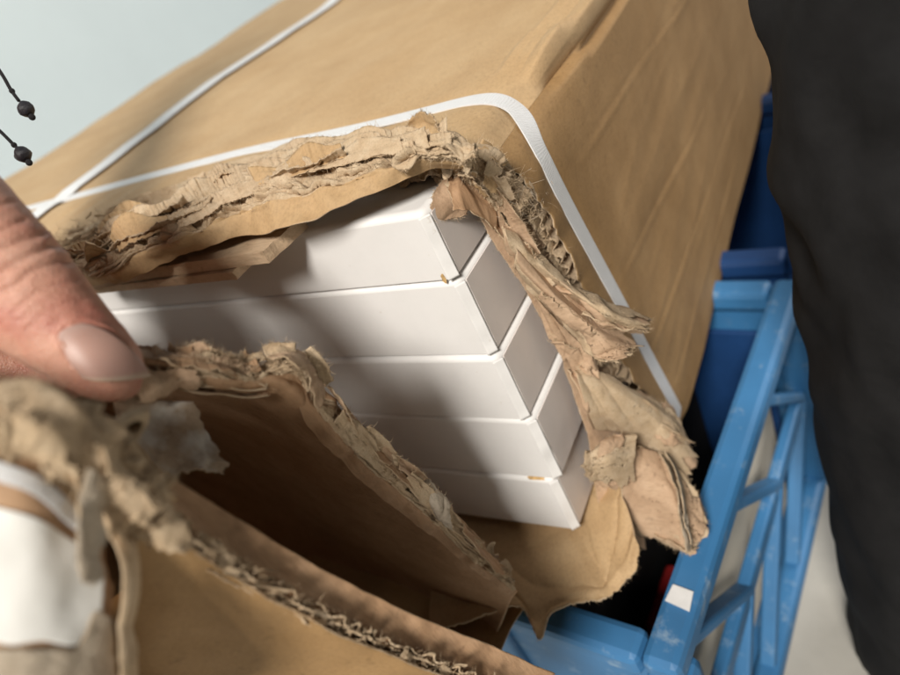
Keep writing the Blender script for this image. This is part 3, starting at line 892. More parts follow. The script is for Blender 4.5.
# scrap hanging over the top corner of the boards
piece('torn_flake', [
    [(446, 172, 'x', .000), (462, 180, 'x', .003), (480, 196, 'x', .006)],
    [(432, 192, 'x', -.004), (450, 200, 'x', .000), (476, 208, 'x', .004)],
    [(420, 222, 'x', -.006), (440, 223, 'x', -.003), (468, 216, 'x', .001)],
], 44, 44, ('u0', 'u1', 'v1'), 0.08, 0.0012, 0.009, K_PINK, 12, fuzz=6, bits=bits_side)
piece('torn_flake', [
    [(448, 166, 'x', .001), (470, 168, 'x', .005), (492, 186, 'x', .009)],
    [(446, 190, 'x', .004), (468, 190, 'x', .008), (496, 210, 'x', .010)],
    [(452, 212, 'x', .006), (474, 216, 'x', .008), (500, 236, 'x', .009)],
], 40, 40, ('u0', 'v1'), 0.1, 0.0018, 0.012, K_IN, 13)
piece('torn_flake', [
    [(472, 176, 'x', .008), (484, 196, 'x', .010), (500, 224, 'x', .011), (522, 256, 'x', .013)],
    [(478, 186, 'x', .004), (492, 214, 'x', .006), (508, 240, 'x', .008), (528, 268, 'x', .011)],
    [(474, 196, 'x', .005), (488, 228, 'x', .007), (504, 256, 'x', .009), (524, 284, 'x', .010)],
], 70, 30, ('v0', 'v1', 'u0'), 0.14, 0.0022, 0.009, K_PINK, 14, fuzz=3, bits=bits_side)
# peeled tongues of paper bent outwards
piece('peeled_tongue', [
    [(500, 226, 'x', .010), (530, 246, 'x', .014), (566, 278, 'x', .021), (606, 300, 'x', .032), (657, 321, 'x', .044)],
    [(503, 238, 'x', .012), (534, 262, 'x', .017), (570, 292, 'x', .026), (607, 312, 'x', .037), (655, 328, 'x', .047)],
    [(508, 252, 'x', .011), (540, 278, 'x', .015), (574, 304, 'x', .023), (608, 322, 'x', .034), (650, 338, 'x', .044)],
], 150, 34, ('u1', 'v0', 'v1'), 0.07, 0.0022, 0.011, K_TORN, 15, th=0.0009, back=K_PINK, fuzz=4, bits=bits_side, fine=0.02)
piece('peeled_tongue', [
    [(508, 250, 'x', .012), (540, 278, 'x', .015), (574, 306, 'x', .022), (610, 324, 'x', .032), (644, 340, 'x', .041)],
    [(516, 266, 'x', .013), (548, 296, 'x', .019), (580, 322, 'x', .027), (610, 342, 'x', .035), (640, 352, 'x', .042)],
    [(528, 288, 'x', .010), (556, 316, 'x', .014), (576, 340, 'x', .020), (592, 360, 'x', .028), (616, 366, 'x', .037)],
], 140, 44, ('u1', 'v1'), 0.08, 0.0026, 0.012, K_PINK, 16, th=0.0006, back=K_TORN, fuzz=4, bits=bits_side, fine=0.02)
piece('peeled_tongue', [
    [(530, 290, 'x', .010), (552, 312, 'x', .013), (580, 340, 'x', .016), (600, 365, 'x', .020)],
    [(540, 310, 'x', .008), (560, 336, 'x', .011), (580, 362, 'x', .014), (598, 384, 'x', .018)],
    [(550, 338, 'x', .006), (566, 362, 'x', .008), (580, 386, 'x', .010), (594, 404, 'x', .014)],
], 90, 30, ('v1', 'u1'), 0.1, 0.0024, 0.010, K_PINK, 17, fuzz=3, bits=bits_side)
piece('peeled_tongue', [
    [(572, 366, 'x', .012), (600, 366, 'x', .018), (634, 384, 'x', .026), (664, 398, 'x', .032), (676, 408, 'x', .034)],
    [(576, 384, 'x', .013), (606, 388, 'x', .021), (640, 402, 'x', .029), (668, 418, 'x', .036), (688, 440, 'x', .040)],
    [(582, 404, 'x', .012), (610, 412, 'x', .020), (642, 424, 'x', .028), (668, 440, 'x', .036), (697, 458, 'x', .043)],
    [(592, 428, 'x', .010), (616, 432, 'x', .016), (642, 446, 'x', .023), (664, 464, 'x', .031), (690, 484, 'x', .042)],
], 130, 60, ('u1', 'v0'), 0.07, 0.0032, 0.014, K_TORN, 18, th=0.0006, back=K_PINK, fuzz=4, bits=bits_side, fine=0.02)
piece('peeled_tongue', [
    [(586, 452, 'x', .012), (606, 442, 'x', .018), (628, 436, 'x', .024)],
    [(582, 468, 'x', .014), (606, 462, 'x', .021), (630, 456, 'x', .026)],
    [(590, 486, 'x', .010), (612, 490, 'x', .016), (634, 488, 'x', .023)],
], 60, 44, ('u0', 'v1', 'v0'), 0.1, 0.0026, 0.010, K_TORN, 19, fuzz=4, bits=bits_side)
piece('peeled_tongue', [
    [(622, 440, 'x', .022), (648, 444, 'x', .029), (672, 462, 'x', .037), (690, 484, 'x', .044), (706, 510, 'x', .050)],
    [(622, 464, 'x', .020), (650, 476, 'x', .030), (674, 494, 'x', .040), (690, 510, 'x', .045), (707, 528, 'x', .051)],
    [(622, 500, 'x', .016), (648, 512, 'x', .026), (672, 528, 'x', .037), (684, 536, 'x', .043), (700, 545, 'x', .049)],
    [(626, 534, 'x', .014), (648, 540, 'x', .023), (668, 546, 'x', .033), (680, 550, 'x', .040), (692, 558, 'x', .046)],
], 130, 80, ('u1', 'v1', 'v0'), 0.06, 0.0036, 0.015, K_PINK, 20, th=0.0006, back=K_TORN, fuzz=4, bits=bits_side, fine=0.02)
piece('peeled_tongue', [
    [(658, 452, 'x', .036), (672, 480, 'x', .043), (676, 520, 'x', .045), (686, 556, 'x', .048)],
    [(664, 456, 'x', .036), (680, 482, 'x', .040), (684, 520, 'x', .042), (692, 553, 'x', .046)],
], 80, 14, ('u1', 'v0'), 0.1, 0.0014, 0.009, K_GREY, 21, fuzz=5, bits=bits_side)

# --- bottom sheet in front of the boards
piece('bottom_liner', [
    [(430, 640, 'z', -.196), (480, 622, 'z', -.196), (522, 612, 'z', -.196), (541, 645, 'z', -.197), (552, 618, 'z', -.197), (582, 606, 'z', -.197), (606, 598, 'z', -.196), (632, 576, 'z', -.194), (640, 548, 'z', -.190)],
    [(430, 590, 'z', -.196), (470, 585, 'z', -.196), (505, 580, 'z', -.196), (530, 595, 'z', -.196), (552, 588, 'z', -.196), (578, 578, 'z', -.196), (600, 570, 'z', -.195), (622, 552, 'z', -.193), (634, 530, 'z', -.188)],
    [(430, 540, 'z', -.196), (462, 540, 'z', -.196), (492, 540, 'z', -.196), (520, 545, 'z', -.196), (545, 545, 'z', -.196), (568, 543, 'z', -.195), (592, 535, 'z', -.193), (612, 520, 'z', -.188), (626, 500, 'z', -.180)],
    [(420, 480, 'z', -.196), (452, 485, 'z', -.196), (482, 490, 'z', -.196), (510, 495, 'z', -.196), (535, 495, 'z', -.196), (562, 493, 'z', -.195), (586, 485, 'z', -.192), (606, 475, 'z', -.184), (618, 465, 'z', -.172)],
], 200, 70, ('v0',), 0.06, 0.0022, 0.020, K_TOP, 22, th=0.0012, back=K_IN, fuzz=2, bits=bits_side, fine=0.03)

bits_top.build('torn_fibres', carton, BITMATS)
bits_side.build('torn_fibres', carton, BITMATS)

# --- inner end flap pulled forward under the thumb
IF = [
    [(105, 340, 'd', .181), (150, 347, 'd', .186), (205, 365, 'd', .190), (252, 366, 'd', .196), (300, 368, 'd', .203), (330, 412, 'd', .218), (372, 460, 'd', .240), (420, 503, 'd', .265), (470, 552, 'd', .292), (518, 592, 'd', .318)],
    [(105, 372, 'd', 0.190), (150, 378, 'd', 0.195), (205, 388, 'd', 0.202), (248, 398, 'd', 0.211), (285, 420, 'd', 0.220), (318, 456, 'd', 0.238), (360, 494, 'd', 0.258), (408, 526, 'd', 0.278), (460, 567, 'd', 0.300), (512, 598, 'd', 0.320)],
    [(100, 410, 'd', 0.360), (145, 425, 'd', 0.370), (188, 448, 'd', 0.385), (225, 470, 'd', 0.395), (258, 495, 'd', 0.405), (298, 525, 'd', 0.410), (344, 555, 'd', 0.405), (392, 582, 'd', 0.395), (446, 602, 'd', 0.365), (506, 612, 'd', 0.332)],
    [(90, 470, 'd', 0.460), (125, 500, 'd', 0.470), (160, 528, 'd', 0.480), (197, 555, 'd', 0.490), (233, 580, 'd', 0.490), (275, 606, 'd', 0.490), (322, 632, 'd', 0.470), (372, 648, 'd', 0.440), (432, 648, 'd', 0.395), (494, 640, 'd', 0.340)],
]
G = surf(IF, 300, 60)
G = ragged(G, ('v0',), 0.05, 0.02, 31)
vv = np.linspace(0, 1, 60)[None, :] * np.ones((300, 1))
G = crumple(G, 0.0022, 0.012, 31, np.exp(-vv / 0.16))
IFG = G
sheet('inner_flap', G, 0.0007, K_IN, carton, rim=K_TORN, back=K_IN)
piece('inner_flap', [
    [(-0.42, -0.034, 'w', 0.000), (-0.25, -0.050, 'w', 0.004), (60, 330, 'd', .186), (108, 342, 'd', .1815)],
    [(-0.42, -0.034, 'w', -0.06), (-0.25, -0.044, 'w', -0.06), (40, 400, 'd', .365), (102, 408, 'd', .359)],
    [(-0.42, -0.034, 'w', -0.20), (-0.25, -0.036, 'w', -0.20), (30, 470, 'd', .47), (92, 468, 'd', .459)],
], 40, 20, (), 0, 0.0010, 0.03, K_IN, 51, sharp=False)
edge = G[:, 0]
inn = G[:, 6] - G[:, 0]
nr = grid_normals(G)[:, 0]
if (nr @ (np.array([0, 1.0, 0]))).mean() < 0: nr = -nr
sel = slice(40, 292)
layers(edge[sel][::8], inn[sel][::8], nr[sel][::8], [
    dict(name='fluted_sheet', off=0.0026, ext=0.002, rag=0.004, wave=0.0011, wl=0.0064, splay=0.001, cr=0.0020, mat=K_FLUTE),
    dict(name='middle_liner', off=0.0042, ext=0.0045, rag=0.006, splay=0.0015, cr=0.0030, mat=K_TORN, back=K_PINK),
    dict(name='inner_liner', off=0.0062, ext=0.0040, rag=0.006, splay=0.0025, cr=0.0030, mat=K_PINK),
], 340, seed=8, win=0.004)
fray(bits_flap, edge[sel], -inn[sel], nr[sel], 16, 1600, 0.0009, size=(0.0008, 0.0020), flen=(0.0006, 0.0025), outr=(-0.001, 0.004), upr=(-0.0005, 0.006), mi=(0, 0, 2))
IL = [
    [(138, 356), (170, 358), (205, 361), (240, 371), (264, 362), (297, 354), (320, 384), (346, 414), (380, 448), (412, 472), (446, 502), (484, 546), (516, 582)],
    [(138, 362), (172, 363), (207, 366), (242, 374), (268, 367), (300, 362), (318, 390), (342, 422), (374, 458), (408, 484), (442, 516), (482, 556), (515, 586)],
    [(140, 374), (174, 374), (210, 377), (244, 382), (272, 378), (297, 376), (312, 402), (336, 434), (368, 468), (403, 497), (440, 528), (480, 565), (514, 591)],
    [(144, 392), (178, 388), (213, 388), (247, 393), (274, 393), (294, 398), (306, 422), (330, 450), (362, 482), (398, 511), (437, 540), (478, 573), (513, 596)],
]
ID = [.181, .184, .188, .193, .197, .202, .209, .218, .234, .252, .272, .294, .315]
ILR = [[(a, b, 'd', d + e) for (a, b), d in zip(r, ID)] for r, e in zip(IL, (.004, .000, -.001, .0030))]
strips(surf(ILR, 300, 40), 22, (0.014, 0.040), (0.004, 0.008), (0.0014, 0.0036), (0.02, 0.45), 62, carton, bits_flap, [K_TORN, K_PINK, K_IN])
lip('torn_lip', [[(a, b, 'd', d + e) for (a, b), d in zip(r, ID)] for r, e in zip(IL, (.004, .000, -.001, .0030))], 420, 60, 0.0030, 3.2, 0.70, 21, K_TORN, K_IN, carton, 3000, bits_flap, coarse=0.013)
piece('torn_flake', [
    [(408, 464, 'd', .254), (425, 474, 'd', .258), (442, 490, 'd', .263), (452, 502, 'd', .266)],
    [(414, 486, 'd', .256), (430, 498, 'd', .260), (444, 512, 'd', .264), (452, 520, 'd', .267)],
    [(418, 500, 'd', .260), (432, 514, 'd', .265), (446, 526, 'd', .270), (456, 532, 'd', .273)],
], 50, 30, ('v0', 'u0', 'u1'), 0.12, 0.0016, 0.007, K_GREY, 34, fuzz=4, bits=bits_flap)
piece('torn_flake', [
    [(130, 358, 'd', .176), (150, 368, 'd', .178), (178, 366, 'd', .181), (202, 372, 'd', .184)],
    [(140, 376, 'd', .177), (160, 384, 'd', .178), (184, 382, 'd', .181), (206, 384, 'd', .185)],
    [(146, 394, 'd', .180), (164, 397, 'd', .181), (182, 394, 'd', .184), (200, 392, 'd', .187)],
], 70, 30, ('v1', 'u0', 'u1', 'v0'), 0.1, 0.0020, 0.010, K_TORN, 35, back=K_PINK, fuzz=4, bits=bits_flap)
bits_flap.build('torn_fibres', carton, BITMATS)
# pale scrap hanging in the gap below the thumb
piece('hanging_scrap', [
    [(112, 392, 'd', .178), (140, 398, 'd', .181), (172, 400, 'd', .184), (200, 402, 'd', .187)],
    [(118, 420, 'd', .176), (148, 424, 'd', .179), (182, 428, 'd', .183), (214, 438, 'd', .187)],
    [(140, 450, 'd', .172), (166, 454, 'd', .176), (198, 458, 'd', .181), (226, 462, 'd', .186)],
    [(170, 476, 'd', .170), (188, 477, 'd', .174), (208, 476, 'd', .179), (227, 478, 'd', .184)],
], 80, 60, ('u1', 'v1'), 0.10, 0.0014, 0.020, K_TONGUE, 36)

# --- outer end flap in the foreground
OE = [(-60, 352, 'd', .117), (-10, 388, 'd', .122), (40, 418, 'd', .127), (90, 458, 'd', .134), (140, 500, 'd', .142), (195, 537, 'd', .152), (250, 572, 'd', .162), (310, 606, 'd', .174), (380, 640, 'd', .190), (450, 668, 'd', .207), (520, 696, 'd', .226)]
E3 = np.array([W(*q) for q in OE])
def shifted(dx, dy, dd):
    return [(a + dx * k, b + dy * k, 'd', d + dd) for (a, b, _, d), k in zip(OE, [0, 0, 0.1, 0.5, 0.9, 1, 1, 1, 1, 1, .95])]
piece('outer_flap', [
    [(-0.44, -0.040, 'w', 0.004), (-0.30, -0.075, 'w', 0.006), (-190, 360, 'd', .135), (-78, 400, 'd', .1185)],
    [(-0.44, -0.040, 'w', -0.03), (-0.30, -0.070, 'w', -0.03), (-190, 460, 'd', .135), (-78, 470, 'd', .1165)],
    [(-0.44, -0.040, 'w', -0.10), (-0.30, -0.062, 'w', -0.10), (-190, 590, 'd', .136), (-78, 570, 'd', .1155)],
    [(-0.44, -0.040, 'w', -0.20), (-0.30, -0.056, 'w', -0.20), (-190, 790, 'd', .140), (-78, 760, 'd', .1145)],
], 40, 20, (), 0, 0.0010, 0.03, K_TOP, 52, sharp=False)
piece('outer_flap', [
    [(-78, 760, 'd', .1145), (20, 768, 'd', .121), (110, 778, 'd', .133), (140, 775, 'd', .210), (290, 830, 'd', .251), (455, 870, 'd', .308)],
    [(-0.36, -0.080, 'w', -0.19), (-0.30, -0.08, 'w', -0.20), (-0.24, -0.075, 'w', -0.204), (-0.17, -0.07, 'w', -0.206), (-0.10, -0.065, 'w', -0.207), (-0.03, -0.06, 'w', -0.207)],
    [(-0.42, -0.020, 'w', -0.20), (-0.34, -0.02, 'w', -0.204), (-0.26, -0.02, 'w', -0.206), (-0.18, -0.02, 'w', -0.207), (-0.10, -0.02, 'w', -0.207), (-0.02, -0.02, 'w', -0.207)],
], 40, 24, (), 0, 0.0010, 0.03, K_SIDE, 53, sharp=False)  # unseen closing sheet added to keep light out of the hollow
# inside paper of the flap, seen past its torn edge
piece('inner_liner', [shifted(38, -24, .012), shifted(22, -12, .009), shifted(3, 2, .003), shifted(-40, 20, .004)], 260, 40, ('v0',), 0.05, 0.0012, 0.016, K_TOP, 41, th=0.0006, back=K_IN, fine=0.01, sharp=False)
# outside paper, right of the crease, in the shaded kraft tone
OUT = [
    [(118, 520, 'd', .137), (150, 522, 'd', .141), (200, 552, 'd', .150), (255, 585, 'd', .160), (315, 618, 'd', .172), (385, 652, 'd', .188), (455, 680, 'd', .205), (524, 708, 'd', .224)],
    [(122, 570, 'd', 0.147), (155, 585, 'd', 0.152), (205, 605, 'd', 0.162), (258, 632, 'd', 0.173), (318, 660, 'd', 0.186), (385, 690, 'd', 0.202), (450, 712, 'd', 0.219), (515, 735, 'd', 0.238)],
    [(118, 640, 'd', 0.167), (152, 655, 'd', 0.174), (200, 675, 'd', 0.185), (252, 700, 'd', 0.197), (310, 725, 'd', 0.211), (372, 745, 'd', 0.227), (435, 765, 'd', 0.245), (495, 780, 'd', 0.265)],
    [(105, 760, 'd', 0.201), (140, 775, 'd', 0.210), (185, 790, 'd', 0.222), (235, 810, 'd', 0.236), (290, 830, 'd', 0.251), (345, 850, 'd', 0.268), (400, 860, 'd', 0.287), (455, 870, 'd', 0.308)],
]
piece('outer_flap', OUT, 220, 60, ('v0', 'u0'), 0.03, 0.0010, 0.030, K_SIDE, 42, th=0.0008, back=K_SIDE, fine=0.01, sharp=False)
# outside paper, left of the crease: faces the light
LEFT = [
    [(-80, 400, 'd', .118), (-20, 425, 'd', .121), (30, 450, 'd', .124), (75, 482, 'd', .130), (102, 512, 'd', .135)],
    [(-80, 470, 'd', .116), (-20, 485, 'd', .119), (30, 500, 'd', .122), (76, 530, 'd', .128), (110, 560, 'd', .134)],
    [(-80, 570, 'd', .115), (-20, 580, 'd', .118), (30, 590, 'd', .121), (80, 605, 'd', .128), (118, 625, 'd', .134)],
    [(-80, 760, 'd', .114), (-20, 765, 'd', .117), (30, 770, 'd', .121), (78, 775, 'd', .127), (112, 780, 'd', .133)],
]
LG = crumple(ragged(surf(LEFT, 120, 120), ('u1',), 0.06, 0.02, 43), 0.0010, 0.02, 43, sharp=False)
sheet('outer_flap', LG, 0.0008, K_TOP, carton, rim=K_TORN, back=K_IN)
# layers of torn board between the two papers
oin = E3 - np.array([W(a + 40, b - 30, 'd', d + .004) for a, b, _, d in OE])
# the edge looks at the camera: layers stack from the outside paper (low) to the inside paper (high)
stack_dir = np.array([W(a + 14, b - 10, 'd', d + .004) for a, b, _, d in OE]) - E3
edge_out = np.array([W(a + 3, b - 6, 'd', d - .012) for a, b, _, d in OE]) - E3
sd_len = np.linalg.norm(stack_dir, axis=1).mean()
layers(E3, -edge_out, stack_dir, [
    dict(name='fluted_sheet', off=-0.0022, ext=0.0010, rag=0.0030, wave=0.0013, wl=0.0061, cr=0.0014, mat=K_FLUTE),
    dict(name='middle_liner', off=-0.0006, ext=0.0022, rag=0.0032, cr=0.0020, mat=K_TORN),
    dict(name='fluted_sheet', off=0.0010, ext=0.0012, rag=0.0030, wave=0.0013, wl=0.0073, cr=0.0014, mat=K_FLUTE),
    dict(name='middle_liner', off=-0.0040, ext=0.0014, rag=0.0030, cr=0.0018, mat=K_TORN),
], 1000, seed=12, win=0.007)
Ed = cr(E3, 120, 0); Eo = cr(edge_out, 120, 0); Es = cr(stack_dir, 120, 0)
fray(bits_near, Ed[24:], Eo[24:], Es[24:], 60, 1800, 0.0005, size=(0.0006, 0.0018), flen=(0.0006, 0.0022), outr=(-0.001, 0.003), upr=(-0.004, 0.002), mi=(0, 1, 0))
fray(bits_near, Ed[22:46], Eo[22:46], Es[22:46], 40, 800, 0.0016, size=(0.0008, 0.0020), flen=(0.001, 0.003), outr=(-0.003, 0.005), upr=(-0.007, 0.004), mi=(0, 0, 1, 3))
FL = [
    [(-70, 380), (-20, 402), (10, 398), (42, 398), (66, 414), (98, 424), (122, 444), (148, 470), (172, 504)],
    [(-70, 396), (-20, 416), (12, 412), (44, 414), (66, 430), (94, 442), (114, 462), (138, 488), (164, 516)],
    [(-70, 410), (-20, 430), (14, 428), (44, 434), (68, 448), (90, 464), (106, 484), (130, 508), (154, 530)],
    [(-70, 420), (-20, 444), (14, 446), (44, 456), (70, 474), (86, 490), (100, 512), (124, 530), (146, 544)],
]
FD = [.116, .119, .122, .125, .128, .131, .134, .137, .141]
FLR = [[(a, b, 'd', d + e) for (a, b), d in zip(r, FD)] for r, e in zip(FL, (.006, .000, -.004, -.001))]
strips(surf(FLR, 200, 60), 16, (0.010, 0.026), (0.003, 0.008), (0.0020, 0.0045), (0.25, 0.9), 63, carton, bits_near, [K_TORN, K_TORN, K_FLUTE])
lip('torn_lip', [[(a, b, 'd', d + e) for (a, b), d in zip(r, FD)] for r, e in zip(FL, (.006, .000, -.004, -.001))], 260, 120, 0.0050, 4.5, 1.1, 33, K_TORN, K_TOP, carton, 2500, bits_near, coarse=0.008, stretch=1.5, pits=8.0, hi=0.35)
bits_near.build('torn_fibres', carton, BITMATS)
piece('torn_flake', [
    [(78, 470, 'd', .124), (92, 478, 'd', .126), (112, 488, 'd', .130)],
    [(76, 510, 'd', .121), (92, 515, 'd', .123), (112, 520, 'd', .128)],
    [(76, 555, 'd', .121), (92, 560, 'd', .122), (106, 556, 'd', .127)],
    [(82, 588, 'd', .122), (92, 590, 'd', .123), (100, 578, 'd', .126)],
], 40, 60, ('u0', 'u1', 'v1'), 0.12, 0.0024, 0.010, K_GREY, 44)
piece('torn_flake', [
    [(140, 490, 'd', .139), (155, 485, 'd', .139), (175, 505, 'd', .142)],
    [(142, 520, 'd', .136), (160, 518, 'd', .137), (186, 528, 'd', .141)],
    [(160, 560, 'd', .135), (178, 556, 'd', .136), (198, 552, 'd', .141)],
], 40, 40, ('u0', 'u1', 'v1'), 0.1, 0.0014, 0.010, K_TORN, 45)
# crease edge standing between the two outside papers
piece('torn_flake', [
    [(98, 520, 'd', .132), (112, 540, 'd', .131), (120, 600, 'd', .130), (112, 680, 'd', .128), (105, 760, 'd', .127)],
    [(112, 515, 'd', .134), (124, 540, 'd', .133), (130, 600, 'd', .132), (124, 680, 'd', .130), (116, 760, 'd', .129)],
    [(128, 520, 'd', .137), (136, 545, 'd', .136), (140, 600, 'd', .136), (135, 680, 'd', .135), (128, 760, 'd', .134)],
], 90, 24, ('v0',), 0.2, 0.0014, 0.010, K_TORN, 46)

# paper label on the flap
def on_left(u, v, lift): 
    P = resample(LG, u, v); N = resample(grid_normals(LG), u, v)
    if ((CAM - P.reshape(-1, 3).mean(0)) @ N.reshape(-1, 3).mean(0)) < 0: N = -N
    return P + N * lift
u, v = np.meshgrid(np.linspace(0.02, 0.93, 60), np.linspace(0, 1, 60), indexing='ij')
top_v = 0.40 + 0.02 * u; bot_v = 0.80 - 0.05 * u + 0.012 * pn(np.stack([u * 6, u * 0, u * 0 + 3], -1))
bot_v = np.where(u > 0.72, bot_v - 0.10 * smooth01((u - 0.72) / 0.2), bot_v)
LP = on_left(u, top_v + (bot_v - top_v) * v, 0.0009)
sheet('paper_label', LP, 0.0002, M_LABEL, carton)
# torn grey ply below the label
u, v = np.meshgrid(np.linspace(0.0, 0.99, 50), np.linspace(0, 1, 50), indexing='ij')
t0 = 0.815 - 0.06 * u - 0.10 * smooth01((u - 0.70) / 0.2)
GP = crumple(on_left(u, t0 + (0.99 - t0) * v, 0.0014), 0.0004, 0.006, 3)
sheet('torn_ply', GP, 0.0003, K_GREY, carton, rim=K_TORN)

# ------------------------------------------------------------------ straps
def strap(name, C, side, nrm, width, th, label, parent=None):
    """flat band along C with width direction side; UV u across, v along in metres"""
    n = len(C); k = 9
    w = np.linspace(-0.5, 0.5, k)
    L = np.concatenate([[0], np.cumsum(np.linalg.norm(np.diff(C, axis=0), axis=1))])
    G = C[:, None] + side[:, None] * (w * width)[None, :, None] + nrm[:, None] * (0.0001 * (1 - (2 * w) ** 4))[None, :, None]
    o = sheet(name, G, th, M_STRAP, parent, smooth=False)
    me = o.data
    uvl = me.uv_layers.new(name='UVMap')
    co = np.array([(w[(i % (n * k)) % k] + 0.5, L[(i % (n * k)) // k] * 100) for i in range(len(me.vertices))])
    li = np.zeros(len(me.loops), dtype=np.int32); me.loops.foreach_get('vertex_index', li)
    uvl.data.foreach_set('uv', (co[li] * np.array([0.06, 1.0])).astype(np.float32).ravel())
    return o
s = np.concatenate([np.linspace(-0.585, -0.03, 120), np.linspace(-0.03, 0.03, 70)[1:], np.linspace(0.03, 0.226, 60)[1:]])
C0 = shell(s, strap_y(s), 0.0012)
for _ in range(60):
    C0[1:-1] = 0.25 * C0[:-2] + 0.5 * C0[1:-1] + 0.25 * C0[2:]
C0 = C0 + np.array([0.45, 0, 0.45]) * 0.0018 * np.exp(-(s / 0.02) ** 2)[:, None]
dl = np.gradient(C0, axis=0); dl /= np.linalg.norm(dl, axis=1)[:, None]
nn = shell(s, strap_y(s), 0.01) - shell(s, strap_y(s), 0.0); nn /= np.linalg.norm(nn, axis=1)[:, None]
sd = np.array([0, 1.0, 0]) - dl * dl[:, 1:2]; sd /= np.linalg.norm(sd, axis=1)[:, None]
nn = np.cross(dl, sd)
o = strap('packing_strap', C0, sd, nn, 0.0096, 0.0005, None)
tag(o, 'white woven strap bent over the crushed edge beside the tear', 'strap', 'white straps round the carton')
y = np.linspace(-0.028, 1.44, 200)
sx = np.full_like(y, -0.3305 - (XR - RC) - QA / 2)
C1 = shell(sx, y, 0.0016)
drop = np.array([(-0.3305, -0.0325, ZT - 0.001), (-0.3305, -0.0345, ZT - 0.008), (-0.3305, -0.0345, -0.06), (-0.3305, -0.0345, ZB + 0.004)])
C1 = np.concatenate([cr(drop[::-1], 40, 0), C1])
tn = np.gradient(C1, axis=0); tn /= np.linalg.norm(tn, axis=1)[:, None]
sd = np.tile([1.0, 0, 0], (len(C1), 1))
o = strap('packing_strap', C1, sd, np.cross(sd, tn), 0.0210, 0.0005, None)
tag(o, 'white strap running lengthwise over the carton top, meeting the other strap at the hand', 'strap', 'white straps round the carton')
u = np.linspace(0, 1, 60)
uu = -0.0 + 0.80 * u
vvv = 0.20 + 0.03 * np.sin(u * 2.2) + 0.05 * u ** 2
C2 = on_left(uu, vvv, 0.0012)
tn = np.gradient(C2, axis=0); tn /= np.linalg.norm(tn, axis=1)[:, None]
nn = on_left(uu, vvv, 0.01) - on_left(uu, vvv, 0.0); nn /= np.linalg.norm(nn, axis=1)[:, None]
o = strap('packing_strap', C2, np.cross(nn, tn), nn, 0.0030, 0.0004, None)
tag(o, 'short piece of white strap across the blurred flap, above its white label', 'strap', 'white straps round the carton')

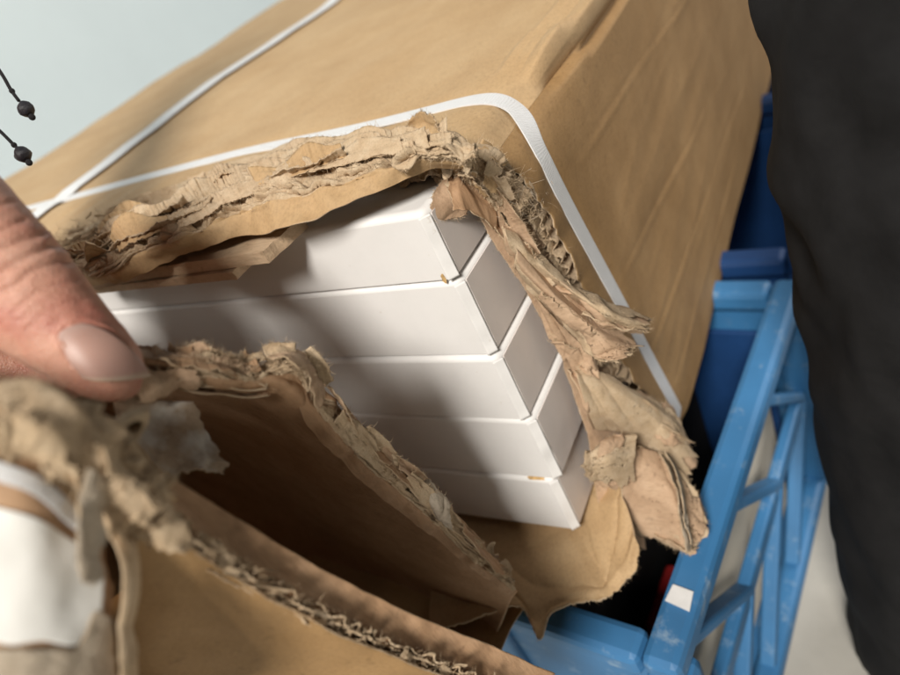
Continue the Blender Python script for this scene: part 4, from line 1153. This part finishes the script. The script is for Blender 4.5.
# ------------------------------------------------------------------ white boards
gaps = [-0.0010, -0.0315, -0.0700, -0.1075, -0.1480, -0.1870]
xs = [-0.0030, -0.0022, -0.0010, 0.0006, -0.0026]
names = ['topmost white board of the stack, its near corner under torn paper', 'second white board from the top of the stack in the carton',
         'middle white board of the stack of five in the carton', 'fourth white board from the top, with crumpled foil at its corner',
         'bottom white board of the stack, with a brown chip on its top edge']
for k in range(5):
    zt, zb, x1 = gaps[k] - 0.0002, gaps[k + 1] + 0.0003, xs[k]
    y0 = [0.0, 0.0006, -0.0003, 0.0004, 0.0][k]
    b = empty('white_board', (x1 - 0.25, 0.6, zb), names[k], 'board', 'white boards stacked in the carton')
    c = 0.0028; bev = 0.0026; xl, yb = -0.560, 1.40
    b.rotation_euler = [(0, 0, 0.0008), (0.0006, 0, -0.0012), (0, 0.0006, 0.0010), (0.0004, -0.0005, 0), (0, 0, -0.0008)][k]
    def ring(z, ins, cc=c):
        jx = lambda: 0.0
        return [(xl + ins, y0 + ins, z), (x1 - cc - ins * 0.4, y0 + ins, z), (x1 - ins, y0 + cc + ins * 0.4, z), (x1 - ins, yb - ins, z), (xl + ins, yb - ins, z)]
    R = [ring(zb, 0.0009), ring(zb + 0.0007, 0.0), ring(zt - bev, 0.0), ring(zt - bev * 0.62, bev * 0.10), ring(zt - bev * 0.30, bev * 0.32), ring(zt - bev * 0.08, bev * 0.66), ring(zt, bev * 1.1)]
    V = [p for r in R for p in r]
    F = [(4, 3, 2, 1, 0), tuple(range(30, 35))]
    for r in range(6):
        for i in range(5):
            j = (i + 1) % 5
            F.append((r * 5 + i, r * 5 + j, (r + 1) * 5 + j, (r + 1) * 5 + i))
    o = mk('core', V, F, M_BOARD, b, False)
    o.data.polygons.foreach_set('use_smooth', [False, False] + [r >= 2 for r in range(6) for i in range(5)])
    # end plate set a little proud, shade and cardboard bounce put into its tone
    slab('end_facing', (x1 - 0.0005, y0 + c + 0.0012, zb + 0.0010), (x1 + 0.0005, yb - 0.01, zt - bev - 0.0002), M_END, b)
    # folded foil over the upright corner
    n_, m_ = 40, 10
    tz = np.linspace(zb + 0.0008, zt - bev * 0.9, n_)
    G = np.zeros((n_, m_, 3))
    for j, t in enumerate(np.linspace(-0.12, 1.10, m_)):
        G[:, j, 0] = x1 - c + c * t; G[:, j, 1] = y0 + c * np.clip(t, -0.05, 1.05); G[:, j, 2] = tz
    if True:
        G[:, :, 0] = np.minimum(G[:, :, 0], x1 + 0.0004); G[:, :, 1] = np.maximum(G[:, :, 1], y0 - 0.0004)
    off = 0.0006 + 0.0004 * pn(np.stack([G[..., 2] / 0.012 + k * 5, G[..., 0] / 0.010, G[..., 1] * 0], -1)) * (2.5 if k == 3 else 1)
    off = off + 0.0007 * np.exp(-((G[..., 2] - zb) / 0.004) ** 2)
    G = G + np.array([0.707, -0.707, 0]) * off[..., None]
    sheet('corner_foil', G, 0.0002, M_BOARD, b)
    if k in (0, 4):
        if k == 0:
            cx, cy, cz, sx_, sz_ = x1 - c - 0.0016, y0 - 0.0002, zb + 0.0016, 0.0010, 0.0022
            V, F = [], []
            n_ = 12
            V = [(cx, cy - 0.0003, cz)] + [(cx + sx_ * math.cos(a) * rng.uniform(.7, 1.2), cy - 0.0002, cz + sz_ * math.sin(a) * rng.uniform(.7, 1.2)) for a in np.linspace(0, 2 * math.pi, n_, endpoint=False)]
        else:
            cx, cy, cz = x1 - c - 0.0065, y0 + bev * 0.42, zt - bev * 0.25
            n_ = 14
            d1 = np.array([1, 0, 0]); d2 = unit(np.array([0, bev * 0.5, bev * 0.35])); nrm_ = np.array([0, -0.57, 0.82])
            V = [np.array([cx, cy, cz]) + nrm_ * 0.0006] + [np.array([cx, cy, cz]) + nrm_ * 0.0003 + d1 * 0.0052 * math.cos(a) * rng.uniform(.75, 1.15) + d2 * 0.0013 * math.sin(a) * rng.uniform(.7, 1.2) for a in np.linspace(0, 2 * math.pi, n_, endpoint=False)]
        F = [(0, 1 + i, 1 + (i + 1) % n_) for i in range(n_)]
        mk('chip', V, F, M_WOOD, b)

# ------------------------------------------------------------------ hand
def tube(path, ru, rv, uvec, k=40):
    """closed tube through path with elliptical sections; ru along uvec, rv across it"""
    path = np.asarray(path); n = len(path)
    t = np.gradient(path, axis=0); t /= np.linalg.norm(t, axis=1)[:, None]
    V = []
    for i in range(n):
        u_ = unit(uvec - t[i] * (t[i] @ uvec)); v_ = np.cross(t[i], u_)
        a = np.linspace(0, 2 * math.pi, k, endpoint=False)
        V.append(path[i] + np.outer(np.cos(a) * ru[i], u_) + np.outer(np.sin(a) * rv[i], v_))
    V = np.concatenate(V + [path[:1], path[-1:]])
    F = []
    for i in range(n - 1):
        for j in range(k):
            j2 = (j + 1) % k
            F.append((i * k + j, i * k + j2, (i + 1) * k + j2, (i + 1) * k + j))
    F += [(n * k, (j + 1) % k, j) for j in range(k)]
    F += [(n * k + 1, (n - 1) * k + j, (n - 1) * k + (j + 1) % k) for j in range(k)]
    return V, F

HV, HF, hn = [], [], 0
def add_part(V, F):
    global hn
    HV.append(V); HF.extend([tuple(i + hn for i in f) for f in F]); hn += len(V)

# thumb: (px, py, depth, half width in px across the picture, half thickness in px)
TH = [(138, 393, .1745, 3, 3), (135, 390.5, .1745, 12, 13), (130, 386.5, .1743, 20, 21), (122, 380, .174, 28, 29), (110, 370, .1735, 35, 35), (96, 358, .173, 40, 38), (80, 345, .1725, 44, 41), (60, 328, .172, 49, 44),
      (38, 308, .1715, 55, 48), (14, 286, .172, 60, 51), (-12, 262, .173, 64, 54), (-42, 238, .176, 72, 56), (-78, 212, .182, 82, 58), (-116, 180, .192, 88, 60)]
TH = np.array(TH, float)
TH = cr(TH, 70, 0)
path = np.array([W(q[0], q[1], 'd', q[2]) for q in TH])
ru = np.maximum(TH[:, 3], 0.5) / FPX * TH[:, 2]; rv = np.maximum(TH[:, 4], 0.5) / FPX * TH[:, 2]
perp = unit(AX @ np.array([0.64, -0.77, 0.0]))
add_part(*tube(path, ru, rv, perp, 64))
# palm, wrist and forearm
pl = np.array([W(-96, 330, 'd', .205), W(-120, 260, 'd', .214), W(-142, 180, 'd', .232), W(-160, 100, 'd', .262), W(-175, 30, 'd', .290), W(-195, -40, 'd', .315)])
fore = np.array([-0.262, -0.065, 0.25]); fore2 = np.array([-0.265, -0.10, 0.46])
pl = cr(np.concatenate([pl, [fore, fore2]]), 60, 0)
tt = np.linspace(0, 1, 60)
add_part(*tube(pl, np.interp(tt, [0, .08, .3, .5, .65, 1], [.012, .026, .040, .031, .028, .040]), np.interp(tt, [0, .08, .3, .5, .65, 1], [.008, .016, .024, .022, .021, .036]), unit(AX @ np.array([0.9, 0.3, 0.3])), 44))
# fingers curled below the flap
for fpx in ([(-116, 225, .226), (-62, 268, .256), (0, 292, .266), (58, 325, .236)], [(-118, 270, .232), (-60, 315, .268), (0, 345, .270), (52, 368, .244)]):
    fp = cr(np.array([W(a_, b_, 'd', d_) for a_, b_, d_ in fpx]), 30, 0)
    rr = np.interp(np.linspace(0, 1, 30), [0, .3, .9, .97, 1], [.015, .0125, .0090, .0062, .0015])
    add_part(*tube(fp, rr, rr, unit(AX @ np.array([0.01, 0, 1.0])), 24))
for k in range(2, 4):
    a = W(-70 - 12 * k, 292 - 34 * k + 60, 'd', .208 + .010 * k)
    b_ = a + AX @ np.array([0.016, 0.022, 0.016]); c_ = b_ + AX @ np.array([0.022, 0.010, 0.004]); d_ = c_ + AX @ np.array([0.016, -0.004, -0.006])
    r0 = W(-112, 240 - 20 * k, 'd', .215 + .006 * k)
    fp = cr(np.array([r0, a, b_, c_, d_]), 30, 0)
    rr = np.interp(np.linspace(0, 1, 30), [0, .3, .9, .97, 1], [.010, .0095, .0075, .0055, .0015])
    add_part(*tube(fp, rr, rr, unit(AX @ np.array([0, 0, 1.0]) + 0.01), 24))

tmp_me = bpy.data.meshes.new('hand_raw')
tmp_me.from_pydata([tuple(v) for v in np.concatenate(HV)], [], HF)
tmp = bpy.data.objects.new('hand_raw', tmp_me)
COL.objects.link(tmp)
md = tmp.modifiers.new('r', 'REMESH'); md.mode = 'VOXEL'; md.voxel_size = 0.0008
md = tmp.modifiers.new('s', 'SMOOTH'); md.iterations = 10; md.factor = 0.5
dg = bpy.context.evaluated_depsgraph_get()
hand_me = bpy.data.meshes.new_from_object(tmp.evaluated_get(dg))
bpy.data.objects.remove(tmp)
hand_me.name = 'hand'
n = len(hand_me.vertices)
V = np.zeros(n * 3, np.float32); hand_me.vertices.foreach_get('co', V); V = V.reshape(-1, 3).astype(float)
N = np.zeros(n * 3, np.float32); hand_me.vertices.foreach_get('normal', N); N = N.reshape(-1, 3).astype(float)
pp = project(V)
facing = smooth01((((CAM - V) / np.linalg.norm(CAM - V, axis=1)[:, None] * N).sum(1) + 0.1) / 0.3)
disp = np.zeros(n)
def pdist(P, poly):
    poly = np.array(poly, float)
    best = np.full(len(P), 1e9); along = np.zeros(len(P))
    for a, b_ in zip(poly[:-1], poly[1:]):
        ab = b_ - a
        t = np.clip(((P - a) @ ab) / (ab @ ab), 0, 1)
        d = np.linalg.norm(P - (a + t[:, None] * ab), axis=1)
        best = np.minimum(best, d)
    return best
near = (pp[:, 0] > -60) & (pp[:, 1] > 120) & (pp[:, 2] < 0.19)
wq = pp[:, :2] + 4.0 * np.stack([pn(np.stack([pp[:, 0] / 26, pp[:, 1] / 26, pp[:, 0] * 0], -1)), pn(np.stack([pp[:, 0] / 26, pp[:, 1] / 26, pp[:, 0] * 0 + 7], -1))], -1)
for poly, dep, wd in [
    ([(-20, 288), (5, 270), (28, 256), (52, 246), (64, 246)], 0.00110, 3.0),
    ([(-10, 300), (14, 283), (34, 272), (58, 262), (72, 262)], 0.00085, 2.6),
    ([(-30, 270), (-5, 252), (20, 240), (44, 232)], 0.00090, 2.6),
    ([(10, 312), (34, 296), (56, 284), (78, 280)], 0.00050, 2.2),
    ([(-30, 250), (0, 230), (26, 220)], 0.00070, 2.4),
    ([(26, 330), (48, 312), (70, 300), (90, 298)], 0.00034, 2.0),
    ([(-40, 225), (-6, 206), (12, 204)], 0.00055, 2.4),
    ([(-12, 330), (8, 318), (22, 320)], 0.00025, 2.0),
]:
    d = pdist(wq, poly)
    dep *= 0.55
    disp -= dep * np.exp(-(d / wd) ** 2) * facing * near
    disp += dep * 0.45 * np.exp(-((d - 2.6 * wd) / (1.6 * wd)) ** 2) * facing * near
# folds of skin round the nail and a bed below it
NB = [(62, 346), (59, 338), (63, 330), (72, 324), (83, 322), (100, 328), (118, 338), (134, 350), (147, 366)]
NB2 = [(62, 346), (70, 361), (84, 373)]
for poly, dep in ((NB, 0.00050), (NB2, 0.00055)):
    d = pdist(pp[:, :2], poly)
    disp += dep * np.exp(-((d - 3.5) / 3.0) ** 2) * facing * near
disp += (fbm(V / 0.0045, 2) * 0.00014)
V2 = V + N * disp[:, None]
hand_me.vertices.foreach_set('co', V2.astype(np.float32).ravel())
hand_me.update()
hand = link('hand', hand_me, M_SKIN)
tag(hand, 'bare hand with a thumb pressing on the torn flap', 'hand')
# thumbnail draped over the thumb
bvh = BVHTree.FromPolygons([tuple(v) for v in V], [tuple(p.vertices) for p in hand_me.polygons])
prox = cr(np.array([(62, 346), (59.5, 337), (65, 328.5), (82, 323)], float), 24, 0)
free = cr(np.array([(85, 373.5), (104, 378.5), (126, 379.5), (146, 374)], float), 24, 0)
mid = cr(np.array([(70, 361), (80, 353), (96, 346), (118, 340)], float), 24, 0)
G2 = cr(np.stack([prox, mid, free]), 36, 0).transpose(1, 0, 2)
NG = np.zeros(G2.shape[:2] + (3,))
for i in range(24):
    for j in range(36):
        a, b_ = G2[i, j]
        r = ray(a, b_)
        hit = bvh.ray_cast(Vector(CAM), Vector(r / np.linalg.norm(r)))
        if hit[0] is None:
            hit = bvh.find_nearest(Vector(CAM + 0.172 * r))
        NG[i, j] = np.array(hit[0]) + np.array(hit[1]) * 0.00035
uu_, vv_ = np.meshgrid(np.linspace(-1, 1, 24), np.linspace(-1, 1, 36), indexing='ij')
basis = np.stack([uu_ ** a_ * vv_ ** b_ for a_ in range(4) for b_ in range(4 - a_)], -1).reshape(-1, 10)
NG = (basis @ np.linalg.lstsq(basis, NG.reshape(-1, 3), rcond=None)[0]).reshape(24, 36, 3)
nrm_ = grid_normals(NG)
if ((CAM - NG[12, 18]) @ nrm_[12, 18]) < 0: nrm_ = -nrm_
vq = np.linspace(0, 1, 36)[None, :]; uq = np.linspace(-1, 1, 24)[:, None]
NG = NG + nrm_ * ((0.0002 + 0.0007 * vq ** 2 + 0.0006 * (1 - uq ** 2) * vq)[..., None])
o = sheet('thumbnail', NG, 0.0005, M_NAIL, hand)
uvl = o.data.uv_layers.new(name='UVMap')
co = np.array([((i % 864) // 36 / 23, (i % 864) % 36 / 35) for i in range(len(o.data.vertices))])
li = np.zeros(len(o.data.loops), dtype=np.int32); o.data.loops.foreach_get('vertex_index', li)
uvl.data.foreach_set('uv', co[li].astype(np.float32).ravel())

# ------------------------------------------------------------------ bracelet with beaded cord ends
wr = pl[34]
brace = empty('cord_bracelet', tuple(wr), 'black cord bracelet with two beaded ends dangling by the pale wall', 'bracelet')
wt = unit(pl[36] - pl[32])
wu = unit(AX @ np.array([0.9, 0.3, 0.3])); wu = unit(wu - wt * (wu @ wt)); wv = np.cross(wt, wu)
a = np.linspace(0, 2 * math.pi, 80)
Cb = wr + np.outer(np.cos(a) * 0.0305, wu) + np.outer(np.sin(a) * 0.0245, wv)
V_, F_ = tube(Cb, np.full(80, .0014), np.full(80, .0014), wt, 10)
mk('band', V_, F_, M_CORD, brace)
def ball(c, r, ax, k=16, n=12):
    p = np.array([c + ax * r * math.cos(t) for t in np.linspace(math.pi, 0, n)])
    rr = np.maximum(r * np.sin(np.linspace(0, math.pi, n)), r * 0.02)
    return tube(p, rr, rr, np.array([1.0, 0.1, 0.2]), k)
for pts, bd in (([(-26, 36), (-8, 60), (3, 76), (11, 90), (19, 101)], (26, 109)), ([(-24, 112), (-8, 124), (2, 133), (12, 143), (18, 149)], (23, 154.5))):
    c3 = cr(np.concatenate([[Cb[0]], [W(a_, b_, 'd', .262) for a_, b_ in pts]]), 40, 0)
    V_, F_ = tube(c3, np.full(40, .00065), np.full(40, .00065), np.array([0.2, 1.0, 0.1]), 10)
    cd = mk('cord', V_, F_, M_CORD, brace)
    kn = W(12, 91, 'd', .262) if bd[1] < 130 else W(14, 145, 'd', .262)
    V_, F_ = ball(kn, 0.0011, np.array([0, 0, 1.0]), 10, 8)
    mk('knot', V_, F_, M_CORD, cd)
    V_, F_ = ball(W(*bd, 'd', .262), 0.0030, unit(np.array([0.2, 0.1, 1.0])))
    V_ = V_ + 0.0004 * np.stack([pn(V_ / 0.002), pn(V_ / 0.002 + 9), pn(V_ / 0.002 + 19)], -1)
    mk('bead', V_, F_, M_BEAD, brace)
    V_, F_ = ball(W(bd[0] + 6, bd[1] + 8, 'd', .262), 0.0013, np.array([0, 0, 1.0]), 10, 8)
    mk('knot', V_, F_, M_CORD, cd)

# ------------------------------------------------------------------ crates
RIM = ZB - 0.004
def bar(name, p, q, w, h, mat, parent, upv=(0, 0, 1)):
    p, q, upv = np.array(p, float), np.array(q, float), np.array(upv, float)
    t = unit(q - p); s_ = unit(np.cross(t, upv)); u_ = np.cross(s_, t)
    V = [e + s_ * a * w / 2 + u_ * b * h / 2 for e in (p, q) for a, b in ((-1, -1), (1, -1), (1, 1), (-1, 1))]
    F = [(0, 1, 2, 3), (7, 6, 5, 4), (0, 4, 5, 1), (1, 5, 6, 2), (2, 6, 7, 3), (3, 7, 4, 0)]
    o = mk(name, V, F, mat, parent, False)
    md = o.modifiers.new('b', 'BEVEL'); md.width = min(w, h) * 0.25; md.segments = 2
    return o

def crate(org, yaw, lx, ly, h, mat, label, filler=True):
    """folding crate: org is its near right top corner, lx to the left, ly away"""
    c, s_ = math.cos(yaw), math.sin(yaw)
    ex = np.array([-c, -s_, 0.0]); ey = np.array([-s_, c, 0.0]); ez = np.array([0, 0, 1.0])
    root = empty('plastic_crate', tuple(org + ex * lx / 2 + ey * ly / 2 - ez * h), label, 'crate', 'plastic crates under the carton')
    P = lambda a, b, z: org + ex * a + ey * b + ez * z
    rt = 0.016
    bar('top_rail', P(0, -.008, -rt / 2), P(0, ly + .008, -rt / 2), .018, rt, mat, root)
    bar('top_rail', P(lx, -.008, -rt / 2), P(lx, ly + .008, -rt / 2), .018, rt, mat, root)
    bar('top_rail', P(.010, 0, -rt / 2 - .001), P(lx - .010, 0, -rt / 2 - .001), .018, rt, mat, root)
    bar('top_rail', P(.010, ly, -rt / 2 - .001), P(lx - .010, ly, -rt / 2 - .001), .018, rt, mat, root)
    for a, b in ((0, 0), (0, ly), (lx, 0), (lx, ly)):
        bar('corner_post', P(a, b, -rt), P(a, b, -h + .012), .022, .022, mat, root, ey)
    for a in (0, lx):
        bar('bottom_rail', P(a, -.006, -h + .008), P(a, ly + .006, -h + .008), .016, .016, mat, root)
        bar('middle_rail', P(a, .010, -h * .46), P(a, ly - .010, -h * .46), .008, .014, mat, root)
        k = 3
        for i in range(k):
            b0, b1 = .012 + (ly - .024) * i / k, .012 + (ly - .024) * (i + 1) / k
            bar('strut', P(a, b0, -rt), P(a, b1, -h * .46), .007, .010, mat, root, ex)
            bar('strut', P(a, b1, -h * .46), P(a, b0, -h + .016), .007, .010, mat, root, ex)
    for b in (0, ly):
        slab_b = bar('wall_panel', P(.012, b, -h * .5 - .004), P(lx - .012, b, -h * .5 - .004), .004, h - .032, mat, root)
        for a in (.25, .5, .75):
            bar('rib', P(lx * a, b, -rt), P(lx * a, b, -h + .014), .010, .012, mat, root, ey)
    bar('shade_panel', P(.014, ly - .016, -h * .5 - .006), P(lx - .014, ly - .016, -h * .5 - .006), .004, h - .044, M_NAVY, root)  # dark panel standing for the shade on the far inside wall
    bar('floor_panel', P(lx / 2, .004, -h + .004), P(lx / 2, ly - .004, -h + .004), lx - .012, .006, mat, root)
    return P, root

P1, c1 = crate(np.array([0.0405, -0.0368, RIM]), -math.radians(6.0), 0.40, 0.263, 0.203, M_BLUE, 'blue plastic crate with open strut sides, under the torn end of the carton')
mk('sticker', [P1(-.0095, .030, -.001), P1(-.0095, .052, -.001), P1(.008, .052, -.001), P1(.008, .030, -.001)] if False else
   [P1(-.006, .021, .0012), P1(-.005, .031, .0012), P1(.005, .032, .0012), P1(.006, .023, .0012), P1(-.006, .021, .0004), P1(-.005, .031, .0004), P1(.005, .032, .0004), P1(.006, .023, .0004)],
   [(0, 1, 2, 3), (7, 6, 5, 4), (0, 4, 5, 1), (1, 5, 6, 2), (2, 6, 7, 3), (3, 7, 4, 0)], M_STICK, c1, False)
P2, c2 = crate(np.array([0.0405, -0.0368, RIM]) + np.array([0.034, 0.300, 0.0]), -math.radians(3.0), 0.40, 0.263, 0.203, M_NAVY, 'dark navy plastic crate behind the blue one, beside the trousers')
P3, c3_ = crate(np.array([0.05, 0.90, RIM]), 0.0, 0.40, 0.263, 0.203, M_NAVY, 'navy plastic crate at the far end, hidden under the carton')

# cream parcel standing in the blue crate against its open side
def boxthing(name, P, a0, a1, b0, b1, z0, z1, mat, label, cat):
    V = [P(a0, b0, z0), P(a1, b0, z0), P(a1, b1, z0), P(a0, b1, z0), P(a0, b0, z1), P(a1, b0, z1), P(a1, b1, z1), P(a0, b1, z1)]
    F = [(0, 1, 2, 3), (7, 6, 5, 4), (0, 4, 5, 1), (1, 5, 6, 2), (2, 6, 7, 3), (3, 7, 4, 0)]
    o = mk(name, V, F, mat, None, False)
    md = o.modifiers.new('b', 'BEVEL'); md.width = 0.004; md.segments = 3
    return tag(o, label, cat)
boxthing('parcel', P1, .0145, .024, .020, .235, -.193, -.050, M_CREAM, 'cream parcel standing inside the blue crate behind its struts', 'parcel')
boxthing('parcel', P1, .066, .385, .022, .235, -.195, -.070, M_CLOTH, 'black block added to darken the inside of the blue crate', 'parcel')  # added block standing for the shade inside the crate
boxthing('red_tub', P1, .030, .060, .060, .110, -.195, -.118, M_RED, 'dark red tub in the shadow inside the blue crate', 'tub')

# ------------------------------------------------------------------ person in black trousers
def cyl_leg(cx, cy, r0, seed):
    """trouser leg from the hem to the hip"""
    zs = np.linspace(FLOOR_Z + 0.012, 0.42, 160)
    k = 96
    a = np.linspace(0, 2 * math.pi, k, endpoint=False)
    V = []
    for z in zs:
        t = (z - FLOOR_Z) / 0.84
        r = r0 * (0.89 + 0.14 * t) - 0.010 * t
        p = np.stack([np.cos(a) * 1.3, np.sin(a) * 1.3, np.full(k, z * 14)], -1) + seed
        fold = 0.0035 * ridged(p * np.array([1, 1, 0.8]), 2) + 0.004 * pn(p * 2.3)
        rr = r + fold * (0.7 + 0.8 * math.exp(-((z + 0.05) / 0.10) ** 2))
        V.append(np.stack([cx + rr * np.cos(a), cy + rr * np.sin(a) + 0.02 * t, np.full(k, z)], -1))
    V = np.concatenate(V)
    F = [(i * k + j, i * k + (j + 1) % k, (i + 1) * k + (j + 1) % k, (i + 1) * k + j) for i in range(159) for j in range(k)]
    F += [tuple(range(k))[::-1], tuple(range(159 * k, 160 * k))]
    return V, F
tl = np.array([W(858, 655, 'z', -.405)[0], W(858, 655, 'z', -.405)[1]])
vd = unit(tl - CAM[:2]); pr = np.array([vd[1], -vd[0]])
lc = tl + pr * 0.068 + vd * 0.01
Va, Fa = cyl_leg(lc[0], lc[1], 0.078, 2.0)
lc2 = lc + np.array([0.20, 0.10])
Vb, Fb = cyl_leg(lc2[0], lc2[1], 0.078, 5.0)
hipc = np.array([(lc[0] + lc2[0]) / 2, (lc[1] + lc2[1]) / 2 + 0.02])
hp = np.array([[hipc[0], hipc[1], z] for z in np.linspace(0.36, 0.62, 12)])
hd = np.array([lc2[0] - lc[0], lc2[1] - lc[1], 0.0])
Vh, Fh = tube(hp, np.linspace(.19, .165, 12), np.linspace(.105, .095, 12), unit(hd), 60)
me = bpy.data.meshes.new('person')
nb, nc = len(Va), len(Va) + len(Vb)
me.from_pydata([tuple(v) for v in np.concatenate([Va, Vb, Vh])], [], Fa + [tuple(i + nb for i in f) for f in Fb] + [tuple(i + nc for i in f) for f in Fh])
tmp = bpy.data.objects.new('person_raw', me); COL.objects.link(tmp)
md = tmp.modifiers.new('r', 'REMESH'); md.mode = 'VOXEL'; md.voxel_size = 0.004
md = tmp.modifiers.new('s', 'SMOOTH'); md.iterations = 3
dg = bpy.context.evaluated_depsgraph_get()
pm = bpy.data.meshes.new_from_object(tmp.evaluated_get(dg))
bpy.data.objects.remove(tmp)
pm.name = 'person'
person = link('person', pm, M_CLOTH)
tag(person, 'person in loose black trousers standing beside the carton', 'person')
for q in (lc, lc2):
    p0 = np.array([q[0], q[1] + 0.05, FLOOR_Z + 0.028]); p1 = p0 + np.array([0.05, -0.02, 0]) * 0 + np.array([0.10, 0.12, -0.004])
    pts = np.array([p0 + (p1 - p0) * t for t in np.linspace(-0.25, 1, 14)])
    rr = np.interp(np.linspace(0, 1, 14), [0, .1, .5, .9, 1], [.012, .036, .042, .036, .010])
    V_, F_ = tube(pts, rr * 0.95, np.minimum(rr, .027), np.array([0.77, -0.64, 0.0]), 24)
    mk('shoe', V_, F_, M_SHOE, person)
